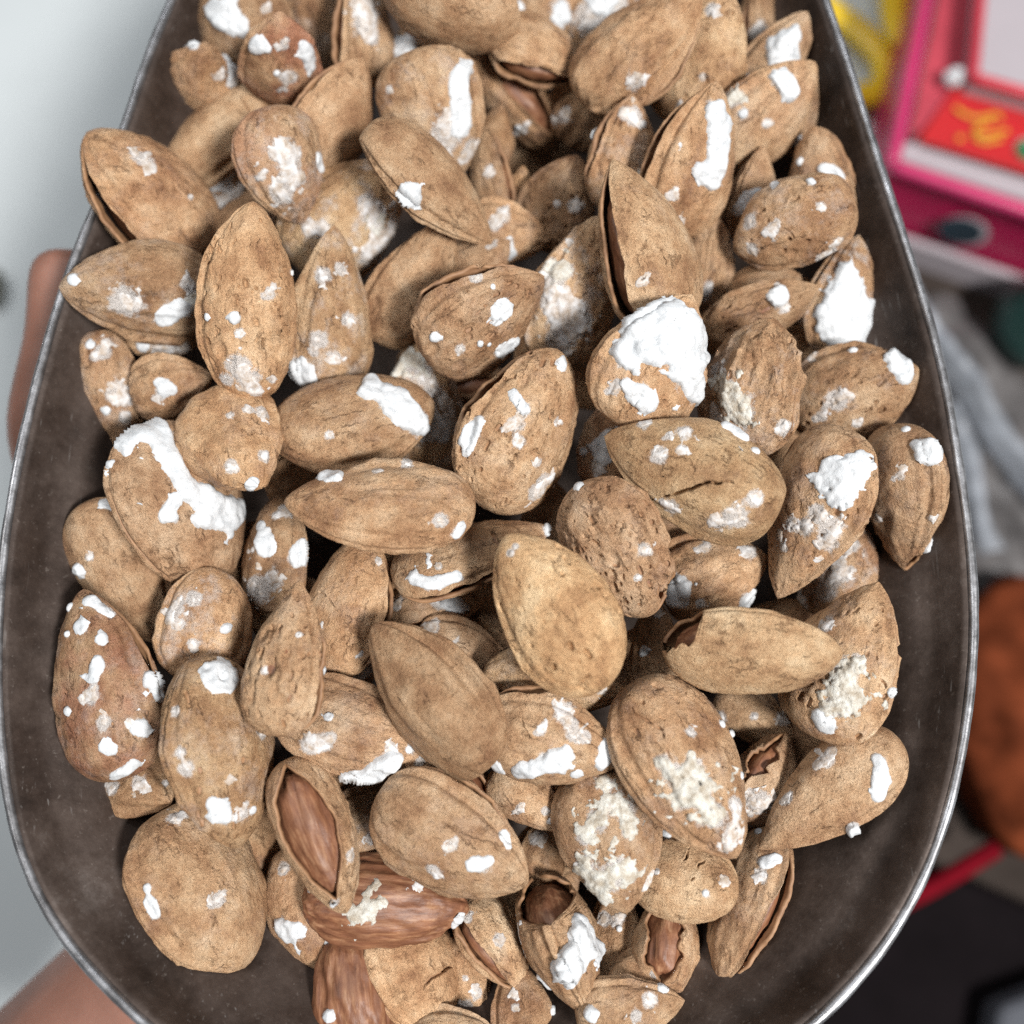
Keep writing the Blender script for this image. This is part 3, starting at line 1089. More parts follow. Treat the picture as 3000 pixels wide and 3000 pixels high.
def salt_patch(n, root, bvh, kind, H, spots, seed):
    Mi = n['M'].inverted()
    o = Mi @ CAM
    pts = []
    full = [spots[0]]
    for s0, s1 in zip(spots[:-1], spots[1:]):
        gap_ = math.hypot(s1[0] - s0[0], s1[1] - s0[1])
        if kind == 'w' and gap_ < 3.4 * max(s0[2], s1[2]):
            full.append(((s0[0] + s1[0]) / 2, (s0[1] + s1[1]) / 2, 0.45 * (s0[2] + s1[2])))
        full.append(s1)
    for (x, y, r) in full:
        d = (Mi.to_3x3() @ ray_dir(x, y)).normalized()
        loc, nor, idx, dist = bvh.ray_cast(o, d)
        if loc is None:
            # just past the outline: take the nearest flank
            mid = o + d * (o.length)
            loc, nor, idx, dist = bvh.find_nearest(mid)
            if loc is None or (loc - mid).length > 0.004:
                continue
        pts.append((loc, nor, r * px_size(n['M'] @ loc)))
    if not pts:
        return
    amt = {'w': 0.86, 'g': 0.92, 'f': 1.05}[kind]
    for q_, n_, r_ in pts:
        n['dust'].append((tuple(q_), r_ * (1.4 if kind == 'f' else 1.45), amt))
    c = sum((p[0] for p in pts), Vector()) / len(pts)
    view = (o - c).normalized()
    nm = (sum((p[1] for p in pts), Vector()).normalized() + view * 0.7).normalized()
    tx = nm.orthogonal().normalized()
    ty = nm.cross(tx)
    P2 = np.array([[(p[0] - c).dot(tx), (p[0] - c).dot(ty), p[2] * 1.22] for p in pts])
    rm = P2[:, 2].max()
    lo = (P2[:, :2] - P2[:, 2:3] * 1.3).min(0)
    hi = (P2[:, :2] + P2[:, 2:3] * 1.3).max(0)
    cell = max(min(0.00030, P2[:, 2].min() * 0.2), (hi - lo).max() / 80)
    nx, ny = [max(5, int(v / cell) + 1) for v in (hi - lo)]
    gx = np.linspace(lo[0], hi[0], nx)
    gy = np.linspace(lo[1], hi[1], ny)
    X, Y = np.meshgrid(gx, gy, indexing='ij')
    m = np.zeros(X.shape)
    for px_, py_, pr in P2:
        m = m + np.exp(-1.5 * ((X - px_) ** 2 + (Y - py_) ** 2) / pr ** 2)
    m = (np.minimum(m, 1.1) - 0.223) / 0.777
    Q = np.stack([X, Y, np.full_like(X, seed * 0.01)], axis=-1)
    small = min(1.0, rm / 0.0012)
    if kind == 'w':
        m = m + (0.3 + 0.7 * small) * (0.30 * fbm(Q, 300, seed, 2) + 0.12 * fbm(Q, 800, seed + 8, 2))
        mm = np.clip(m * 1.25, 0, 1)
        h = np.sqrt(1 - (1 - mm) ** 2) * (0.95 + 0.50 * fbm(Q, 330, seed + 3, 2))
        h = np.clip(h, 0.06, None) * H * 1.15 + 0.00010 * noise(Q, 1100, seed) * np.clip(mm * 2, 0, 1)
    elif kind == 'g':
        m = m + 0.75 * fbm(Q, 520, seed, 4) - 0.08
        h = np.sqrt(np.clip(m, 0, 1)) * H * 0.7 * (0.45 + 0.75 * np.abs(noise(Q, 900, seed + 3)) + 0.5 * np.abs(noise(Q, 1700, seed + 4)))
    else:
        m = m + 0.85 * fbm(Q, 520, seed, 4) - 0.30
        h = np.clip(m, 0, 1) ** 0.6 * H * (0.8 + 0.5 * noise(Q, 800, seed + 3))
    h = np.where(m > 0, h + 0.00003, -0.00035)
    vid = -np.ones(X.shape, dtype=int)
    vs = []
    keep = m > 0
    grow = keep.copy()
    grow[1:] |= keep[:-1]; grow[:-1] |= keep[1:]
    g2 = grow.copy()
    g2[:, 1:] |= grow[:, :-1]; g2[:, :-1] |= grow[:, 1:]
    for i in range(nx):
        for j in range(ny):
            if not g2[i, j]:
                continue
            q = c + tx * X[i, j] + ty * Y[i, j] + nm * 0.02
            loc, nor, idx, dist = bvh.ray_cast(q, -nm)
            if loc is None or nor.dot(nm) < 0.10 or dist > 0.031:
                continue
            dirv = (nor * 0.6 + nm * 0.4).normalized()
            vid[i, j] = len(vs)
            vs.append(loc + dirv * h[i, j])
    fs = []
    for i in range(nx - 1):
        for j in range(ny - 1):
            q = (vid[i, j], vid[i + 1, j], vid[i + 1, j + 1], vid[i, j + 1])
            if min(q) >= 0 and (keep[i, j] or keep[i + 1, j] or keep[i + 1, j + 1] or keep[i, j + 1]):
                fs.append(q)
    if len(fs) < 3:
        return
    used = sorted({k for f in fs for k in f})
    remap = {k: i for i, k in enumerate(used)}
    mesh_object("salt_crust", [vs[k] for k in used], [tuple(remap[k] for k in f) for f in fs], M_SALT[kind], root)


def crack_lines(n, verts, faces, n_outer, bvh, lines):
    """open, narrow fissures: refine the grid along the line, then sink a narrow groove"""
    Mi = n['M'].inverted()
    o = Mi @ CAM
    V = np.array(verts)
    tracks = []
    for width, depth, line in lines:
        pts = []
        for (x, y) in line:
            d = (Mi.to_3x3() @ ray_dir(x, y)).normalized()
            loc, nor, idx, dist = bvh.ray_cast(o, d)
            if loc is not None:
                pts.append((np.array(loc), np.array(nor)))
        if len(pts) < 2:
            continue
        fine, nrm = [], []
        for (a, na), (b, nb) in zip(pts[:-1], pts[1:]):
            for t in np.linspace(0, 1, 18, endpoint=False):
                fine.append(a * (1 - t) + b * t)
                nrm.append(na * (1 - t) + nb * t)
        fine.append(pts[-1][0])
        nrm.append(pts[-1][1])
        fine, nrm = np.array(fine), np.array(nrm)
        fine = fine + 0.00045 * np.stack([noise(fine, 520, 3 + k) for k in range(3)], axis=1)
        tracks.append((width, depth, fine, nrm))
    if not tracks:
        return verts, faces, n_outer
    return sink_tracks(V, faces, n_outer, tracks, 6)


def pore_tracks(n, V, faces, n_outer, count):
    """small open holes and short fissures scattered in patches over the shell"""
    rs = np.random.default_rng(n['seed'] + 5)
    quads = np.array([f for f in faces[:n_outer] if len(f) == 4])
    A, B, C, D = (V[quads[:, k]] for k in range(4))
    nn = np.cross(C - A, D - B)
    area = np.linalg.norm(nn, axis=1)
    cen = (A + B + C + D) / 4
    if ((nn * cen).sum(1)).mean() < 0:
        nn = -nn
    nn = nn / (area[:, None] + 1e-12)
    wgt = area * np.clip(0.6 + 1.0 * noise(cen, 80, n['seed']), 0.3, 1) * (np.abs(cen[:, 0]) < 0.46 * n['L'])
    pick = rs.choice(len(quads), count, p=wgt / wgt.sum())
    out = []
    for k in pick:
        r = 0.00020 + 0.00034 * rs.uniform() ** 2
        ln = rs.uniform(0, 1.6) * r
        dv = np.array([1.0, rs.normal(0, .35), rs.normal(0, .35)])
        dv -= nn[k] * dv.dot(nn[k])
        dv /= np.linalg.norm(dv)
        fine = np.array([cen[k] + dv * ln * t for t in (-1, -.33, .33, 1)])
        out.append((r, r * rs.uniform(1.6, 2.6), fine, np.repeat(nn[k][None], 4, 0)))
    return out


def sink_tracks(V, faces, n_outer, tracks, R, reach=0.0012):
    allp = np.concatenate([t[2] for t in tracks])
    cen = np.array([V[list(f)].mean(0) for f in faces[:n_outer]])
    kd = KDTree(len(allp))
    for i, q in enumerate(allp):
        kd.insert(q, i)
    kd.balance()
    hot = np.array([len(faces[k]) == 4 and kd.find(cen[k])[2] < reach for k in range(n_outer)])
    keep = [f for k, f in enumerate(faces[:n_outer]) if not hot[k]]
    newv = [tuple(v) for v in V]
    key = {}
    add = []

    def vid(p, corner):
        if corner is not None:
            return corner
        kk = tuple(np.round(p / 2e-6).astype(int))
        if kk not in key:
            key[kk] = len(newv)
            newv.append(tuple(p))
        return key[kk]
    for k in np.nonzero(hot)[0]:
        f = faces[k]
        A, B, C, D = (V[i] for i in f)
        g = {}
        for i in range(R + 1):
            for j in range(R + 1):
                s, t = i / R, j / R
                c = {(0, 0): f[0], (R, 0): f[1], (R, R): f[2], (0, R): f[3]}.get((i, j))
                g[i, j] = vid((A * (1 - s) + B * s) * (1 - t) + (D * (1 - s) + C * s) * t, c)
        for i in range(R):
            for j in range(R):
                add.append((g[i, j], g[i + 1, j], g[i + 1, j + 1], g[i, j + 1]))
    V = np.array(newv)
    for width, depth, fine, nrm in tracks:
        D2 = ((V[:, None, :] - fine[None]) ** 2).sum(-1)
        j = D2.argmin(1)
        dist = np.sqrt(D2.min(1))
        along = j / (len(fine) - 1)
        end = np.clip(np.minimum(along, 1 - along) / 0.3, 0.0, 1) ** 0.6 if len(fine) > 6 else np.ones(len(V))
        wv = width * (0.35 + 0.65 * end)
        sink = depth * end * np.exp(-(dist / wv) ** 4)
        lip = 0.00012 * (len(fine) > 6) * end * np.exp(-((dist - 1.8 * width) / width) ** 2)
        V = V + nrm[j] * (lip - sink)[:, None]
    return V, keep + add + list(faces[n_outer:]), len(keep) + len(add)


GROUP = "salted almonds heaped in the scoop"


def build_nut(n):
    root = bpy.data.objects.new("almond", None)
    COL.objects.link(root)
    root.empty_display_size = 0.01
    root.matrix_world = n['M']
    tag(root, n['label'], "almond", GROUP)
    if n['kind'] == 'kernel':
        n['keel'] = 0.0
        v, f = kernel_verts(n, 70, 96, 0.9)
        mesh_object("kernel", v, f, M_KERNEL, root)
        nf = len(f)
    else:
        v, f, nf, Nn = shell_mesh(n)
        if n['crack']:
            b0 = BVHTree.FromPolygons([tuple(p) for p in v], f[:nf])
            v, f, nf = crack_lines(n, v, f, nf, b0, n['crack'])
        if n['pores']:
            v, f, nf = sink_tracks(v, f, nf, pore_tracks(n, v, f, nf, n['pores']), 4, 0.0009)
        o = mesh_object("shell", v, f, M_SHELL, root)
        if len(f) > nf:
            o.data.materials.append(M_INNER)
            mi = np.zeros(len(f), dtype=np.int32)
            mi[nf:] = 1
            o.data.polygons.foreach_set("material_index", mi)
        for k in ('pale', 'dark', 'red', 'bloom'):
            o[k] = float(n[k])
        if n['gap']:
            dk = dict(n)
            dk.update(L=n['L'] * 0.84, W=n['W'] * 0.80, T=n['T'] * 0.80, keel=0.0, flare=0.0)
            kv, kf = kernel_verts(dk, 30, 44)
            mesh_object("kernel", kv, kf, M_KERNEL, root)
    n['dust'] = []
    if n['bloom'] > 0.02 and n['layer'] > 0.5 and n['kind'] != 'kernel':
        rs = random.Random(n['seed'])
        extra = []
        for k in range(rs.choice((1, 1, 2, 2, 3))):
            t, w_ = rs.uniform(-.38, .38) * n['Lp'], rs.uniform(-.34, .34) * n['Wp']
            x = n['cx'] + t * math.cos(n['ang']) + w_ * math.sin(n['ang'])
            y = n['cy'] - t * math.sin(n['ang']) + w_ * math.cos(n['ang'])
            r = rs.uniform(3, 8)
            extra.append(rs.choice((('f', .25, [(x, y, r * 1.6), (x + r, y + rs.uniform(-r, r), r)]), ('f', .15, [(x, y, r * 1.6), (x - r * 2, y + r, r), (x + r, y - r * 2, r)]), ('f', .2, [(x, y, r * 1.8)]))))
        n['salt'] = list(n['salt']) + extra
    if n['salt']:
        bvh = BVHTree.FromPolygons([tuple(p) for p in v], f[:nf])
        for k, (kind, H, spots) in enumerate(n['salt']):
            salt_patch(n, root, bvh, kind, H * 0.001, spots, n['seed'] + 3 * k)
        if n['kind'] != 'kernel' and n['dust']:
            V = np.array(v)
            s = np.zeros(len(V))
            for q_, r_, amt in n['dust']:
                d2 = ((V - np.array(q_)) ** 2).sum(1) / (r_ * r_)
                s = np.maximum(s, amt * np.exp(-0.9 * d2))
            at = o.data.attributes.new("dust", 'FLOAT', 'POINT')
            at.data.foreach_set("value", s.astype(np.float32))

# ------------------------------------------------------------------ almonds: the list (overview pixels, degrees)
def catalogue():
    w, g, f = 'w', 'g', 'f'
    # --- far end of the heap
    nut("almond at the far end with a wide white smear, touching the scoop wall", 447, 18, 215, 178, 100, 2,
        salt=[(w, .7, [(427, 28, 24), (402, 22, 14), (452, 45, 17)])])
    nut("stubby almond seen end on with a white stripe beside the scoop wall", 380, 150, 150, 142, 70, 2.2, pitch=50, rib=1.4, lump=1.2,
        salt=[(w, .7, [(440, 100, 11), (444, 125, 11), (441, 150, 9)]), (w, .6, [(363, 82, 9), (351, 84, 6)])])
    nut("upright almond with a reddish brown blotch and two white corners", 530, 108, 170, 148, 85, 3, pitch=45, red=1.0, lump=1.3,
        salt=[(w, .6, [(489, 82, 11), (478, 92, 9), (505, 93, 7)]), (w, .7, [(580, 98, 14), (586, 122, 12), (573, 84, 8)]), (w, .5, [(522, 138, 6)])])
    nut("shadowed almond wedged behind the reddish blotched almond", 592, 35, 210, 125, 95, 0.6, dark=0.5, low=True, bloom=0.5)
    nut("open almond with a dark slit and a pinkish salt film at the far end", 685, 45, 215, 118, 92, 2, sigma=52, gap=(.08, .92, .30), flare=.15,
        salt=[(f, .25, [(692, 38, 24), (690, 14, 20), (704, 70, 13)])])
    nut("large smooth orange tan almond lying across the far end", 852, 2, 262, 176, -22, 3.2, rib=.4, lump=.5, bloom=0, base=.46, tip=.5)
    nut("gaping beak shaped almond with a dark mouth and pointed tip", 1022, 102, 195, 118, -22, 2.2, sigma=-42, gap=(.12, .96, .42), flare=.2, tip=.8, lump=.6,
        salt=[(w, .4, [(1070, 158, 5)])])
    nut("split almond with a long dark slit below the large smooth almond", 972, 186, 240, 118, -48, 1.4, sigma=14, gap=(.08, .86, .34), lump=.6, flare=.2, dark=.15,
        salt=[(f, .3, [(1022, 218, 15)]), (w, .4, [(978, 240, 5)])])
    nut("almond with round white lumps peeking from behind the beak shaped almond", 1028, 12, 170, 110, 80, 1, low=True,
        salt=[(w, 1.0, [(1060, 20, 18)]), (w, .9, [(977, 17, 12)])])
    nut("almond coated in greyish salt behind the big ridged almond", 1140, 26, 180, 125, 60, 1, low=True, bloom=.8,
        salt=[(f, .4, [(1120, 30, 28), (1155, 22, 25)]), (w, .6, [(1143, 13, 16), (1120, 5, 12)])])
    nut("big ridged almond leaning against a pale freckled almond", 1205, 90, 275, 160, 38, 3.1, sigma=-60, gap=(.3, .97, .08), rib=1.5, seam=1.6, bloom=.08)
    nut("pale freckled almond with its blunt end up beside the big ridged almond", 1328, 112, 245, 165, 72, 3.0, pale=.3, pit=30,
        salt=[(f, .2, [(1343, 20, 12)]), (w, .5, [(1231, 154, 5)])])
    nut("thin dark almond edge squeezed against the far scoop wall", 1432, 35, 170, 78, 95, 1, dark=.7, low=True, sigma=30, gap=(.1, .9, .25))
    nut("almond with a snow white end standing by the scoop wall", 1462, 118, 190, 108, 58, 2, tip=.75,
        salt=[(w, .8, [(1475, 92, 20), (1490, 70, 14), (1472, 112, 18), (1495, 124, 14), (1488, 100, 16)])])
    nut("almond with a round white lump on top and a white foot", 775, 132, 168, 122, 92, 1.2,
        salt=[(w, 1.0, [(755, 92, 18), (772, 88, 12)]), (w, .8, [(736, 180, 14)]), (w, .4, [(741, 130, 5)])])
    nut("wide almond with a long thick white stripe down its face", 822, 222, 236, 182, -70, 2.2, bloom=.3, tip=.75,
        salt=[(w, .8, [(878, 128, 12), (864, 150, 15), (866, 176, 17), (872, 205, 17), (868, 234, 16)]), (f, .18, [(845, 250, 26), (888, 285, 18)])])
    nut("smooth upright almond with a thin slit along its shoulder", 632, 226, 236, 150, 62, 2.4, sigma=52, gap=(.15, .98, .16), rib=.2, lump=.4, bloom=0, tip=.72)
    nut("smooth bent almond with a crosswise crack near the scoop wall", 412, 256, 300, 122, 36, 2.4, rib=.1, lump=.45, bloom=0, base=.36, tip=.42,
        crack=[(.00022, .0012, [(447, 166), (458, 186), (468, 206), (470, 222)])])
    nut("upright pinkish almond with a rough white patch on its belly", 537, 314, 208, 158, -78, 3.2, red=.5, bloom=.5,
        salt=[(f, .4, [(547, 296, 26), (525, 290, 15), (562, 336, 16), (540, 330, 14)]), (w, .6, [(609, 300, 11), (613, 318, 7)]), (f, .2, [(530, 365, 20)])])
    nut("salt smeared almond tucked under the upright pinkish almond", 430, 362, 165, 132, 80, 1.4, bloom=.4,
        salt=[(w, .5, [(415, 332, 20), (398, 340, 15), (430, 304, 18)]), (f, .4, [(402, 384, 15), (435, 380, 22)])])
    nut("large almond poking up over the rim with a slit along its edge", 285, 375, 292, 196, 130, 2.6, sigma=36, gap=(.12, .97, .15), seam=1.8, rib=.9, lump=.6, tip=.6, base=.48, red=.15,
        salt=[(f, .3, [(270, 300, 15), (284, 318, 10), (255, 288, 8)])])
    nut("broad almond jutting over the rim above the thumb", 268, 548, 276, 180, 176, 3.2, rib=1.1, lump=.6, bloom=.25, tip=.66,
        salt=[(w, .6, [(137, 527, 9)]), (f, .25, [(240, 568, 24)]), (w, .5, [(325, 590, 17), (308, 604, 12), (345, 580, 12)]), (g, .5, [(368, 562, 14), (355, 575, 10)])])
    nut("tall deeply pitted almond standing in the heap with a grey salted tip", 470, 571, 368, 178, 86, 4.2, pit=90, rib=.3, lump=1.2, bloom=.05, pale=.15, tip=.62,
        salt=[(w, .4, [(442, 600, 9)]), (w, .3, [(390, 598, 5)]), (w, .3, [(552, 515, 6)]), (f, .35, [(450, 694, 20), (468, 715, 19), (482, 738, 12)]), (f, .35, [(428, 715, 13)])])
    nut("pale tan almond with flecked film beside the tall pitted almond", 625, 590, 310, 150, 86, 2.3, pale=.35, bloom=.5, rib=1.0,
        salt=[(w, .8, [(560, 702, 20), (576, 704, 16), (548, 712, 10)]), (f, .25, [(610, 520, 15)]), (f, .25, [(642, 508, 11)]), (f, .2, [(600, 640, 14), (590, 660, 10)]), (f, .2, [(655, 600, 12)])])
    nut("whitened almond lying under the smooth slanted almond", 660, 408, 268, 190, 42, 1.4, pale=.7, bloom=.8, lump=.7,
        salt=[(f, .5, [(705, 400, 22), (690, 386, 16), (720, 450, 24), (742, 425, 16), (700, 478, 20)]), (g, .5, [(715, 432, 18)]), (f, .4, [(582, 430, 14), (608, 432, 12)])])
    nut("smooth slanted almond with one white lump on its flank", 814, 350, 300, 138, -42, 3.4, sigma=-52, gap=(.1, .6, .05), rib=.3, lump=.4, seam=1.4, bloom=0, pale=.1, tip=.74,
        salt=[(w, 1.0, [(775, 362, 16), (763, 375, 12), (784, 375, 10)]), (f, .3, [(750, 390, 9)])])
    nut("smooth dented almond between the pale flecked almond and the slit one", 776, 545, 258, 140, 58, 1.7, rib=.1, lump=.6, bloom=0, base=.42, tip=.5)
    nut("narrow almond with an open side deep below the striped almond", 925, 335, 180, 82, 100, 1, sigma=-45, gap=(.1, .9, .25), dark=.15, low=True)
    nut("dark almond end deep in the gap of the heap", 935, 262, 120, 80, 80, 0.3, dark=.7, low=True)
    nut("small almond with a white spot under the tip of the slanted almond", 955, 442, 160, 112, -8, 1.2,
        salt=[(w, .6, [(954, 470, 14), (963, 482, 10)])], low=True)
    nut("smooth almond shoulder above the spotted slit almond", 905, 505, 150, 110, 40, 1.2, rib=.2, low=True)
    nut("brown fibrous almond with an oval white spot and an open lip", 912, 598, 262, 172, 34, 3.2, sigma=64, gap=(.16, .96, .16), flare=.1, dark=.3, pit=36, rib=1.1, tip=.7,
        salt=[(w, .35, [(944, 592, 15), (950, 573, 11), (936, 604, 9)]), (w, .4, [(820, 636, 10)]), (w, .35, [(906, 648, 6)]), (w, .35, [(923, 650, 5)]), (w, .3, [(930, 541, 5)]), (f, .3, [(898, 524, 9)]), (w, .5, [(945, 662, 12), (970, 645, 10)])])
    nut("freckled round almond sunk behind the dark hollow", 1060, 386, 178, 142, 76, 1.2, pit=50, dark=.25, low=True, salt=[(f, .3, [(1053, 386, 6)])])
    nut("pale sliver of almond beside the freckled round almond", 983, 378, 120, 50, 85, 0.5, pale=.4, low=True)
    nut("grey crusted almond standing behind the large open almond", 1085, 556, 285, 160, 74, 1.7, bloom=.6, pit=24, rib=1.0,
        salt=[(g, .6, [(1063, 508, 18), (1040, 500, 14)]), (f, .5, [(1053, 575, 30), (1074, 605, 34), (1060, 635, 24), (1045, 545, 20)]), (f, .4, [(1032, 530, 15)])])
    nut("blunt almond end resting above the salted slit almond", 1104, 216, 130, 128, 60, 1.4, pitch=35, rib=1.2, low=True)
    nut("almond with a narrow slit, white edge and yellowish salt chip", 1176, 292, 205, 132, 82, 2.1, sigma=48, gap=(.18, .95, .20), bloom=.35, pit=14,
        salt=[(w, .7, [(1127, 272, 10), (1131, 250, 8), (1122, 290, 8)]), (g, .6, [(1214, 336, 15), (1219, 318, 10)]), (f, .4, [(1196, 220, 18), (1178, 215, 12)])])
    nut("lipped almond with a long rough white streak down its middle", 1308, 306, 276, 162, 76, 3.2, sigma=52, gap=(.1, .96, .13), seam=1.6, rib=.8, dark=.1,
        salt=[(w, .9, [(1353, 204, 16), (1357, 234, 18), (1360, 264, 18), (1354, 300, 18), (1349, 330, 17), (1323, 322, 12), (1344, 346, 11)]), (f, .3, [(1280, 420, 10)])])
    nut("almond with a thick white cap lying across toward the scoop wall", 1442, 220, 240, 152, 48, 2.3, red=.2, rib=.7,
        salt=[(w, .9, [(1482, 155, 15), (1495, 172, 12), (1466, 146, 11)]), (w, .6, [(1402, 215, 9)]), (g, .5, [(1385, 186, 16)])])
    nut("small crumpled brown almond pressed against the dark scoop wall", 1522, 225, 138, 68, 82, 1.2, dark=.35, lump=1.8, low=True,
        salt=[(w, .7, [(1503, 265, 9)])])
    nut("almond with a hooked white smear and open side behind the round brown almond", 1545, 345, 200, 130, 98, 1.4, sigma=-58, gap=(.15, .95, .18), seam=1.2,
        salt=[(w, .6, [(1509, 306, 6)]), (w, .6, [(1552, 318, 9), (1568, 322, 10), (1580, 338, 11), (1583, 356, 8)])])
    nut("broken almond wedge with white crumbs beside the round brown almond", 1420, 368, 170, 92, 82, 1.7, sigma=55, gap=(.2, .98, .25),
        salt=[(w, .7, [(1415, 380, 15), (1400, 394, 11), (1430, 366, 9)])])
    nut("round brown almond with a scar and speckled white underside", 1495, 420, 224, 174, 204, 3.3, dark=.3, pit=20, lump=1.1, bloom=.3, tip=.6,
        crack=[(.00025, .0005, [(1476, 430), (1496, 446), (1505, 458)])],
        salt=[(w, .6, [(1529, 342, 8)]), (w, .4, [(1463, 350, 7)]), (f, .3, [(1563, 476, 12), (1582, 458, 10), (1548, 486, 8)]), (f, .3, [(1420, 472, 10)])])
    nut("large split almond with its dark kernel showing in a tall slit", 1215, 466, 325, 178, 111, 3.7, sigma=38, gap=(.10, .985, .32), flare=.12, rib=.3, lump=.5, pale=.45, bloom=.1, tip=.78, seam=.6,
        crack=[(.0002, .0007, [(1196, 533), (1210, 528), (1227, 515)])])
    nut("slim brown almond beside the large split almond", 1327, 492, 196, 100, 84, 1.8, rib=1.2, dark=.15)
    nut("long creased almond with a round white button of salt", 1425, 592, 236, 118, 22, 2.2, rib=.6, lump=.8, pit=12,
        salt=[(w, .9, [(1466, 560, 15), (1474, 555, 9)])])
    nut("rounded almond behind the one with the white button", 1447, 556, 168, 100, 10, 1.3, dark=.15, low=True, salt=[(w, .5, [(1511, 550, 7)])])
    nut("almond almost wholly coated white against the scoop wall", 1592, 560, 220, 132, 82, 1.6, bloom=.8, tip=.8,
        salt=[(w, .7, [(1588, 580, 30), (1602, 612, 30), (1592, 545, 24), (1576, 602, 25), (1632, 625, 22), (1612, 640, 22), (1600, 516, 16), (1620, 580, 22)])])
    nut("almond capped with a thick snowy crust and bare fibrous belly", 1236, 682, 268, 205, 62, 4.1, rib=1.3, lump=1.1,
        salt=[(w, 1.0, [(1228, 613, 34), (1262, 645, 38), (1292, 622, 30), (1312, 662, 30), (1330, 648, 18), (1208, 642, 25), (1302, 700, 28), (1314, 742, 16), (1180, 668, 22), (1268, 590, 26), (1240, 640, 30), (1300, 640, 30), (1200, 610, 16)]), (w, .8, [(1202, 743, 18), (1225, 762, 13), (1180, 725, 9)])])
    nut("ridged round almond with yellowish gritty salt at its foot", 1416, 728, 252, 184, 76, 3.1, sigma=-58, gap=(.1, .7, .05), seam=1.6, rib=1.2, dark=.15, pit=20, bloom=.3,
        salt=[(g, .8, [(1372, 740, 20), (1360, 715, 15), (1390, 762, 24), (1402, 786, 18)]), (f, .4, [(1350, 782, 16)]), (f, .5, [(1479, 806, 15)])])
    nut("brown almond with a thick white tip beside the scoop wall", 1610, 736, 232, 176, 20, 2.3, dark=.2, pit=26, bloom=.25, tip=.55,
        salt=[(w, .9, [(1700, 686, 17), (1690, 670, 13), (1706, 710, 13)]), (w, .4, [(1609, 660, 8)]), (f, .3, [(1579, 753, 17)]), (f, .3, [(1530, 665, 10)])])
    nut("big pale grainy almond with a long curved crack along its side", 1302, 888, 348, 206, 157, 4.2, rib=.15, lump=.45, pale=.8, bloom=.05, tip=.74, seam=.5,
        crack=[(.00032, .0022, [(1222, 945), (1250, 938), (1272, 932), (1305, 922), (1326, 911), (1362, 909), (1402, 913)]), (.0002, .0006, [(1390, 860), (1408, 846)])],
        salt=[(w, .5, [(1370, 803, 8), (1386, 812, 9), (1405, 826, 9), (1425, 850, 8)]), (f, .15, [(1292, 813, 12), (1286, 850, 9)]), (f, .15, [(1215, 800, 11)]), (f, .25, [(1386, 978, 20), (1350, 985, 12)]), (f, .3, [(1266, 957, 15), (1250, 948, 8)])])
    nut("tapered almond with a heart shaped white patch near its blunt end", 1533, 970, 332, 184, -110, 3.2, rib=.6, pit=30, dark=.05, tip=.8, bloom=.15,
        salt=[(w, .5, [(1582, 896, 27), (1610, 890, 20), (1624, 868, 16), (1560, 905, 18), (1590, 930, 20), (1562, 880, 13)]), (f, .35, [(1519, 992, 15), (1545, 970, 17), (1570, 996, 20), (1560, 1022, 16)]), (f, .25, [(1469, 1010, 10)])])
    nut("oval almond against the scoop wall with a broken tip and white knob", 1703, 938, 268, 152, -86, 2.3, sigma=42, gap=(.88, 1.12, .9), jag=.25, rib=.8, lump=.8,
        salt=[(w, 1.1, [(1748, 846, 18), (1756, 862, 14)]), (w, .5, [(1710, 809, 7)]), (w, .7, [(1759, 1026, 11), (1755, 1040, 8)]), (f, .3, [(1657, 978, 8)])])
    nut("salted broken almond hidden under the big pale cracked almond", 1144, 832, 180, 92, 82, 1.4, red=.4, low=True,
        salt=[(w, .6, [(1136, 843, 15), (1140, 865, 13), (1150, 820, 12)]), (w, .6, [(1100, 853, 7)])])
    nut("large almond with a frothy white band across its tip", 668, 796, 300, 184, 12, 3.0, rib=.7, lump=.6, dark=.1, tip=.52,
        salt=[(w, 1.0, [(704, 735, 17), (700, 716, 12), (742, 760, 22), (770, 780, 20), (790, 800, 20), (755, 748, 15)])])
    nut("almond crusted yellowish white standing behind the frothy banded almond", 800, 772, 260, 160, 92, 2.55, pale=.3, bloom=.9,
        salt=[(g, .6, [(766, 686, 28), (736, 690, 20)]), (w, 1.0, [(722, 742, 14), (742, 760, 20), (768, 780, 20), (792, 800, 20), (818, 800, 20), (832, 815, 14), (758, 748, 14)]), (f, .6, [(795, 705, 20), (820, 742, 22), (845, 765, 18), (848, 800, 18)]), (w, .5, [(842, 700, 12)]), (w, .5, [(864, 815, 7)])])
    nut("rough pocked almond with an open lip and a short white streak", 985, 812, 318, 206, 68, 2.9, sigma=64, gap=(.42, .99, .22), flare=.1, pit=80, dark=.15, bloom=.1, base=.46, tip=.56,
        salt=[(w, .6, [(893, 812, 14), (885, 838, 13), (904, 794, 11)]), (w, .6, [(992, 774, 9), (980, 762, 9), (970, 748, 9)]), (w, .5, [(1060, 686, 11)]), (f, .4, [(1023, 912, 15), (1010, 930, 16), (1040, 902, 10)]), (f, .25, [(1015, 872, 8)])])
    nut("smooth almond behind the rough pocked almond", 1068, 702, 205, 132, -42, 1.3, rib=.3, lump=.5, low=True)
    nut("dark hollow almond in shadow under the spotted slit almond", 910, 735, 170, 90, 10, 0.6, sigma=10, gap=(.05, .95, .5), dark=.5, low=True)
